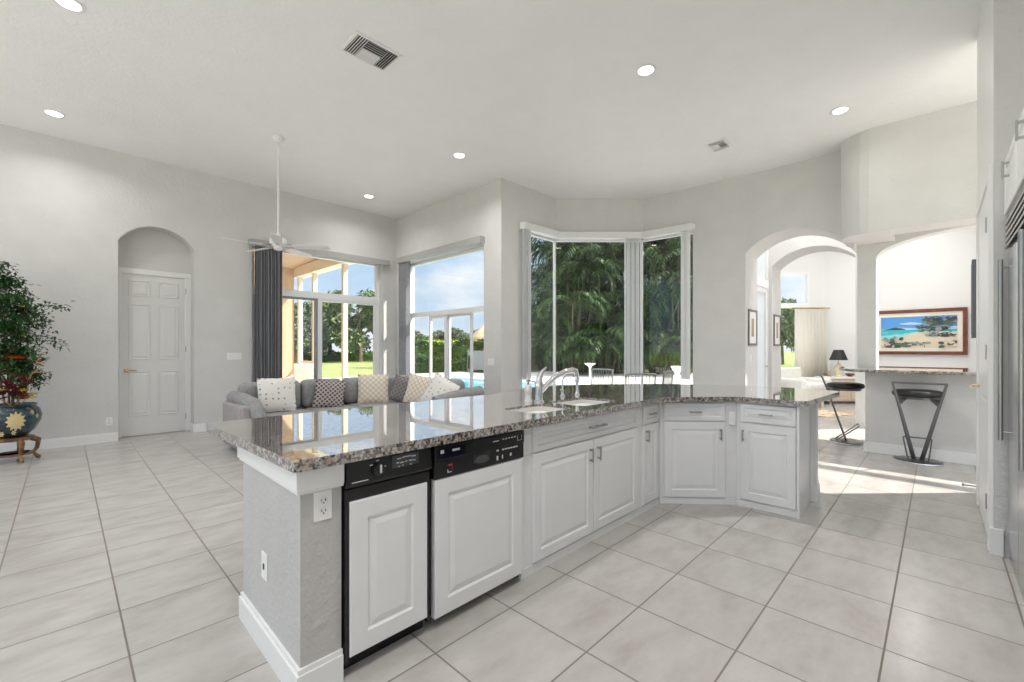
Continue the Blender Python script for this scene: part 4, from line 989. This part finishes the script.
# breakfast chairs in the bay
def nook_chair(label, loc, rz):
    o = thing('dining_chair', label, 'chair', loc, rz, 'metal chairs in the bay')
    MB().box(-.22, .22, -.22, .22, .44, .475, .015, 3).build('seat', M['sofa_white'], o)
    for sx in (-1, 1):
        MB().tube([(sx*.20, .20, 0), (sx*.20, .20, .45), (sx*.215, .25, .96)], .012, 8).build('leg', M['nickel'], o, smooth=True)
        MB().tube([(sx*.20, -.20, 0), (sx*.20, -.20, .45)], .012, 8).build('leg', M['nickel'], o, smooth=True)
    MB().tube([(-.225, .25, .955), (-.1, .265, .965), (.1, .265, .965), (.225, .25, .955)], .013, 8).build('back_rail', M['nickel'], o, smooth=True)
    for k in range(8):
        x = -.18+.36*k/7; MB().tube([(x*.95, .21, .50), (x, .256, .955)], .006, 6).build('slat', M['nickel'], o)
    return o
p = polar(594, 7.4); nook_chair('metal slat-back chair behind the faucet, nearest the middle bay pane', (p.x, p.y, 0), -1.6)
p = polar(635, 6.5); nook_chair('metal slat-back chair seen from behind, left one of the close pair', (p.x, p.y, 0), PI-.75)
p = polar(653, 7.1); nook_chair('metal slat-back chair turned sideways, right one of the close pair', (p.x, p.y, 0), PI+.1)

# ================================================================== REFRIGERATOR WALL
fr = thing('refrigerator', 'built-in stainless refrigerator at the right edge with a louvred top grille', 'refrigerator', (4.13, -.325, 0), PI)   # local x runs to -X, front faces +Y
MB().box(0, 1.05, .02, .62, .0, 2.13).build('body', M['blackm'], fr)
MB().box(.012, .50, -.012, .02, .10, 1.92, .004).build('door', M['steel'], fr)
MB().box(.51, 1.04, -.012, .02, .10, 1.92, .004).build('door', M['steel'], fr)
for x in (.03, 1.0):
    b = MB(); b.tube([(x, -.045, .75), (x, -.045, 1.88)], .012, 12); 
    for z in (.80, 1.83): b.tube([(x, -.045, z), (x, -.01, z)], .008, 8)
    b.build('handle', M['nickel'], fr, smooth=True)
for k in range(5): MB().box(.012, 1.04, -.015, .01, -.004, .004, rot=(.5, 0, 0), loc=(0, -.012, 1.955+k*.036)).build('grille_louvre', M['nickel'], fr)
MB().box(0, 1.05, -.004, .02, 0, .09).build('toe_plate', M['steel'], fr)
up = thing('wall_cabinet', 'white upper cabinet over the refrigerator', 'cabinet', (4.16, -.30, 2.16), PI)
MB().box(0, 1.05, .02, .60, 0, .35).build('carcass', M['cab'], up)
for x0 in (.008, .53):
    d_ = MB().panel(x0, x0+.512, .006, .344, 0, .02, .05).build('door', M['cab'], up); pull(d_, x0+(.27 if x0 < .1 else .40), 0, .22, .10, True)

# ================================================================== OUTDOORS
struct(MB().box(-150, 250, -150, 250, -.5, -.16).build('ground', M['lawn']), 'wide green lawn outside', 'lawn')
PX0, PX1, PY0, PY1 = 7.2, 12.9, 9.8, 17.2
b = MB()
b.box(5.36, PX0, 5.4, 20.5, -.2, -.03).box(PX1, 16.5, 5.4, 20.5, -.2, -.03).box(PX0, PX1, 5.4, PY0, -.2, -.03).box(PX0, PX1, PY1, 20.5, -.2, -.03).box(7.9, 22, 2.6, 5.4, -.2, -.03).box(16.5, 22, 5.4, 13, -.2, -.03)
b.box(22, 25, 2.6, 12, -.2, -.03).box(16.5, 21, 13, 17, -.2, -.03)
b.box(-16, 30, -20, -4.5, -.2, -.03).box(-16, -3.2, -4.5, 16, -.2, -.03)  # unseen pale paving at the rear, added to bounce neutral light indoors
struct(b.build('pool_deck', M['deck']), 'pale paved pool deck with unseen rear paving added for bounce light', 'deck')
struct(MB().box(-3.2, 5.36, 8.73, 16, -.2, -.03).build('patio_floor', M['deck']), 'pale paved patio floor', 'patio')
po = thing('swimming_pool', 'turquoise swimming pool in the pale deck beyond the sliding doors', 'pool', (0, 0, 0))
MB().box(PX0-.25, PX1+.25, PY0-.25, PY0, -.03, .0, .008).box(PX0-.25, PX1+.25, PY1, PY1+.25, -.03, .0, .008).box(PX0-.25, PX0, PY0, PY1, -.03, .0, .008).box(PX1, PX1+.25, PY0, PY1, -.03, .0, .008).build('coping', M['urn'], po)
MB().box(PX0, PX1, PY0, PY1, -.15, -.09).build('water', M['water'], po)
# patio cover
struct(MB().box(-3.2, 4.95, 14.2, 14.35, -.03, 3.8).build('wall_patio', M['peach']), 'peach stucco end wall of the patio', 'wall')
struct(MB().poly([(-3.2, 8.75, 4.02), (5.25, 8.75, 4.02), (5.25, 14.35, 3.78), (-3.2, 14.35, 3.78)], (0, 0, .15)).build('ceiling_patio', M['peach']), 'peach ceiling of the covered patio', 'ceiling')
struct(MB().poly([(4.95, 8.75, 3.52), (5.25, 8.75, 3.52), (5.25, 14.35, 3.52), (4.95, 14.35, 3.52)], (0, 0, .3)).build('patio_beam', M['peach_l']), 'cream beam along the open side of the patio', 'beam')
for y, lb in ((11.05, 'nearer slim cream column of the patio opening'), (13.0, 'second slim cream column of the patio opening'), (14.12, 'cream column against the patio end wall')):
    b = MB(); o = thing('patio_column', lb, 'column', (5.10, y, -.03))
    b.box(-.06, .06, -.06, .06, 0, 3.55, .006); b.build('shaft', M['peach_l'], o); MB().box(-.08, .08, -.08, .08, 0, .15, .006).build('plinth', M['peach_l'], o)
ra = thing('patio_railing', 'thin cream rail between the far patio columns', 'railing', (5.10, 13.55, .9))
MB().box(-.03, .03, -.45, .45, 0, .06).build('rail', M['peach_l'], ra)
p = polar(308, 11.6)
pc = thing('patio_chair', 'pale patio armchair beyond the sliding glass', 'chair', (4.35, 11.9, -.03), -.6)
MB().box(-.28, .28, -.28, .28, .36, .42, .02).build('seat', M['curtain'], pc); MB().box(-.28, .28, .24, .30, .42, .95, .02).build('backrest', M['curtain'], pc)
for sx in (-1, 1):
    for sy in (-1, 1): MB().tube([(sx*.26, sy*.26, 0), (sx*.26, sy*.26, .40)], .018).build('leg', M['alu'], pc)
    MB().tube([(sx*.29, -.26, .40), (sx*.29, -.25, .62), (sx*.29, .27, .64)], .018).build('armrest', M['alu'], pc)

def foliage_mesh(name, m, n, dims, size, seed, shell=.55, crown=None):
    r = random.Random(seed); b = MB(); cl = []
    if crown:
        for k in range(crown):
            a = r.uniform(0, 2*PI); rr = math.sqrt(r.random()); cl.append((Vector((math.cos(a)*rr*dims[0]*.72, math.sin(a)*rr*dims[1]*.72, r.uniform(-.75, .75)*dims[2])), r.uniform(.24, .42)))
    for i in range(n):
        v = Vector((r.gauss(0, 1), r.gauss(0, 1), r.gauss(0, 1))).normalized()*(shell+(1-shell)*r.random())
        if crown:
            c, q = r.choice(cl); p = c + Vector((v.x*dims[0]*q, v.y*dims[1]*q, v.z*dims[2]*q*1.1))
        else:
            p = Vector((v.x*dims[0], v.y*dims[1], v.z*dims[2]))
        leaf_quad(b, p, Vector((r.gauss(0, 1), r.gauss(0, 1), r.gauss(-.3, .7))), Vector((r.gauss(0, .5), r.gauss(0, .5), 1)), size*r.uniform(.6, 1.3), size*.55)
    return b.build(name, M[m])
def hedge(label, p, q, h, w, m, n, size=.22, seed=1, z0=-.16):
    r = random.Random(seed); d = Vector((q.x-p.x, q.y-p.y)); L = d.length; b = MB()
    b.box(.1, L-.1, -w/2+.18, w/2-.18, 0, h-.2)
    for i in range(n):
        x = r.uniform(0, L); f = r.random(); hh = h + .12*math.sin(x*1.7)+.1*math.sin(x*4.1)
        if f < .5: c = Vector((x, -w/2+r.uniform(-.08, .14), r.uniform(0, hh)))
        elif f < .85: c = Vector((x, r.uniform(-w/2, w/2), hh+r.uniform(-.18, .1)))
        else: c = Vector((x, w/2-r.uniform(0, .14), r.uniform(0, hh)))
        leaf_quad(b, c, Vector((r.gauss(0, 1), r.gauss(0, 1), r.gauss(.2, .8))), Vector((r.gauss(0, .5), r.gauss(0, .5), 1)), size*r.uniform(.6, 1.3), size*.6)
    o = b.build('hedge', M[m], None, (p.x, p.y, z0), math.atan2(d.y, d.x)); tag(o, label, 'hedge'); return o
def H2(u0, D0, u1, D1): return polar(u1, D1), polar(u0, D0)
hedge('low clipped hedge beyond the swimming pool', *H2(395, 27, 500, 27), .80, 1.2, 'leaf_hedge', 5000, .2, 2)
hedge('tall dark hedge behind the low clipped hedge', *H2(380, 34, 530, 33), 1.9, 1.6, 'leaf_hedge', 7000, .3, 3)
hedge('bright yellow-green hedge row far behind the pool', *H2(405, 40, 562, 38), 2.05, 1.2, 'leaf_bright', 5000, .3, 4)
hedge('long low hedge across the lawn beyond the patio', *H2(240, 50, 400, 56), 1.0, 1.2, 'leaf_hedge', 5000, .3, 5)

# broad trees across the lawn
def tree_proto(label, dims, m, n, size, seed, th):
    o = thing('tree', label, 'tree', (0, 0, 0), 0, 'trees across the lawn')
    r = random.Random(seed)
    f = foliage_mesh('foliage', m, n, dims, size, seed, .5, 16); f.parent = o; f.location = (0, 0, th)
    b = MB(); b.tube([(0, 0, -.2), (.1, .05, th*.5), (.0, .1, th)], [.22, .17, .10], 8)
    for k in range(6):
        a = 2*PI*k/6; b.tube([(.05, .05, th*.55), (math.cos(a)*dims[0]*.35, math.sin(a)*dims[1]*.35, th*.9), (math.cos(a)*dims[0]*.6, math.sin(a)*dims[1]*.6, th+dims[2]*.3)], [.10, .06, .03], 6)
    b.build('trunk', M['bark'], o); return o
T1 = tree_proto('', (3.4, 3.4, 2.6), 'leaf_tree', 5200, .5, 11, 3.6)
T2 = tree_proto('', (2.4, 2.4, 2.2), 'leaf_pine', 4200, .42, 12, 3.6)
spots = [
 (T1, 360, 50, 1.30, 'large round-crowned tree seen through the right pane of the wide sliding doors'), (T1, 331, 54, 1.2, 'broad tree left of the large round-crowned tree across the lawn'),
 (T1, 306, 52, 1.1, 'tree seen between the two slim patio columns'), (T2, 384, 58, 1.1, 'pine-like tree at the right jamb of the wide sliding doors'),
 (T2, 296, 46, .95, 'tree showing beside the peach patio wall'),
 (T2, 418, 62, .78, 'first tree at the left in the view over the pool'), (T2, 434, 66, .80, 'second tree from the left in the view over the pool'),
 (T2, 449, 62, .84, 'third tree from the left in the view over the pool'), (T2, 462, 68, .86, 'fourth tree from the left in the view over the pool'),
 (T2, 474, 60, .78, 'fifth tree from the left in the view over the pool'), (T2, 488, 64, .8, 'last tree at the right in the view over the pool'),
 (T1, 533, 46, .95, 'round tree at the left edge of the bay window view'), (T1, 552, 50, 1.1, 'round tree between fence and palms in the bay view')]
used = set()
for pr_, u, D, sc_, lb in spots:
    p = polar(u, D)
    if pr_.name not in used: used.add(pr_.name); o = pr_; o.location = (p.x, p.y, -.16); o['label'] = lb; o.scale = (sc_,)*3
    else: o = copy_thing(pr_, (p.x, p.y, -.16), rnd.uniform(0, 6.2), lb, (sc_,)*3)
hedge('dark band of undergrowth behind the palms', *H2(556, 42, 760, 36), 4.2, 2.4, 'leaf_hedge', 9000, .5, 6)

# palms outside the bay
def palm_proto(label, seed, h, nf, spread):
    o = thing('palm_clump', label, 'palm', (0, 0, 0), 0, 'palm clumps outside the bay window'); r = random.Random(seed)
    st_ = MB(); fr_ = MB()
    for k in range(12):
        a = r.uniform(0, 2*PI); rr = r.uniform(.1, .6); lean = r.uniform(.2, spread)
        hh = h*r.uniform(.22, .85); base = Vector((math.cos(a)*rr, math.sin(a)*rr, -.1)); top = base + Vector((math.cos(a)*lean, math.sin(a)*lean, hh)); mid = base.lerp(top, .5) + Vector((0, 0, .1)) - Vector((math.cos(a), math.sin(a), 0))*lean*.15
        st_.tube([base, mid, top], [.055, .045, .035], 6)
        for f in range(nf):
            fa = 2*PI*f/nf + r.uniform(-.4, .4); L = r.uniform(1.5, 2.4); rise = r.uniform(.15, 1.15)
            dirh = Vector((math.cos(fa), math.sin(fa), 0)); P = [top]; pit = rise
            for q in range(9):
                P.append(P[-1] + (dirh*math.cos(pit) + Vector((0, 0, math.sin(pit))))*L/9); pit -= .17+.05*q*.5
            st_.tube(P[::2], [.018, .014, .011, .008, .005], 4)
            sd_ = dirh.cross(Vector((0, 0, 1)))
            for q in range(1, 10):
                for hf in (0, .5):
                    c = P[q-1].lerp(P[q], .5+hf) if q < 9 or hf == 0 else P[9]
                    t = (P[q]-P[q-1]).normalized()
                    for sg in (-1, 1):
                        dd = (sd_*sg + t*.75 + Vector((0, 0, -.25-r.uniform(0, .3))))
                        leaf_quad(fr_, c, dd, Vector((0, 0, 1)), .50*math.sin(PI*min(.93, q/10+.12))+.12, .075)
    st_.build('cane', M['cane'], o); fr_.build('frond', M['leaf_palm'], o); return o
A_ = palm_proto('', 21, 7.6, 9, 1.3); B_ = palm_proto('', 22, 6.4, 9, 1.1)
pspots = [(A_, 556, 22, 1.08, 'leftmost tall palm clump in the middle bay pane'), (B_, 545, 24.5, .85, 'palm clump leaning out at the left bay pane'), (B_, 572, 19.5, .80, 'shorter palm clump left of centre in the bay view'), (A_, 588, 23, 1.05, 'tall palm clump behind the faucet in the bay view'), (B_, 604, 20, .98, 'palm clump right of centre in the middle bay pane'),
          (A_, 622, 22.5, 1.08, 'tall palm clump at the right end of the middle bay pane'), (B_, 646, 20, .95, 'palm clump behind the stacked pale blinds'), (A_, 662, 22, 1.1, 'tall palm clump in the right bay pane'), (B_, 678, 19.5, .92, 'shorter palm clump at the right of the right bay pane'), (A_, 700, 22, 1.05, 'palm clump at the far right end of the palm row'),
          (B_, 566, 26, 1.15, 'palm clump behind the left of the palm row'), (B_, 612, 26.5, 1.2, 'palm clump behind the middle of the palm row'), (A_, 655, 26.5, 1.1, 'palm clump behind the right of the palm row')]
used = set()
for pr_, u, D, sc_, lb in pspots:
    p = polar(u, D*1.22); sc_ *= 1.42
    if pr_.name not in used: used.add(pr_.name); o = pr_; o.location = (p.x, p.y, -.16); o['label'] = lb; o.scale = (sc_,)*3
    else: o = copy_thing(pr_, (p.x, p.y, -.16), rnd.uniform(0, 6.2), lb, (sc_,)*3)
# living room window greenery
p = polar(783, 42)
o = copy_thing(T1, (p.x, p.y, -.16), 1.0, 'tree seen through the living-room window', (.6, .6, 1.0))
# fence
fc = thing('wood_fence', 'weathered wooden fence low in the left bay pane', 'fence', (0, 0, -.1))
f0, f1 = polar(522, 30), polar(562, 30); d_ = (f1-f0).normalized()
for k in range(24):
    q = f0 + d_*k*.15
    MB().box(0, .135, -.012, .012, 0, 1.25).build('picket', M['fence'], fc, (q.x, q.y, 0), math.atan2(d_.y, d_.x))
MB().box(0, 3.6, .012, .06, .3, .38).box(0, 3.6, .012, .06, .95, 1.03).build('rail', M['fence'], fc, (f0.x, f0.y, 0), math.atan2(d_.y, d_.x))
sg_ = thing('pool_screen', 'grey panel screen standing beyond the pool at the right', 'screen', (*polar(476, 25).xy, -.03), -.75)
MB().box(-.45, .45, -.02, .02, .15, 1.25).build('panel', M['alu_d'], sg_)
for x in (-.45, .45): MB().box(x-.03, x+.03, -.03, .03, 0, 1.35).build('post', M['alu_d'], sg_)
# thatched roof corner at the right of the pool view
th_ = thing('garden_pavilion', 'small pavilion with a tan roof beyond the pool', 'pavilion', (*polar(485, 36).xy, -.1), .3)
MB().lathe([(1.6, 2.2), (1.55, 2.35), (.05, 3.5)], 4).build('roof', M['peach'], th_)
for x in (-.9, .9):
    for y in (-.9, .9): MB().box(x-.06, x+.06, y-.06, y+.06, 0, 2.25).build('post', M['peach_l'], th_)
def urn(name, label, u, D, cat, prof):
    q = polar(u, D); o = tag(MB().lathe(prof, 20).build(name, M['urn'], None, (q.x, q.y, -.03), smooth=True), label, cat); return o
urn('bird_bath', 'white pedestal bird bath in front of the palms', 590, 19, 'bird bath', [(.13, 0), (.13, .05), (.05, .10), (.04, .50), (.08, .60), (.23, .70), (.24, .73), (.20, .715), (.02, .67)])
urn('garden_urn', 'white garden urn at the right of the bay view', 677, 17, 'urn', [(.16, 0), (.16, .30), (.10, .34), (.08, .42), (.16, .50), (.20, .62), (.24, .68), (.20, .67), (.02, .60)])
bpy.context.view_layer.update()
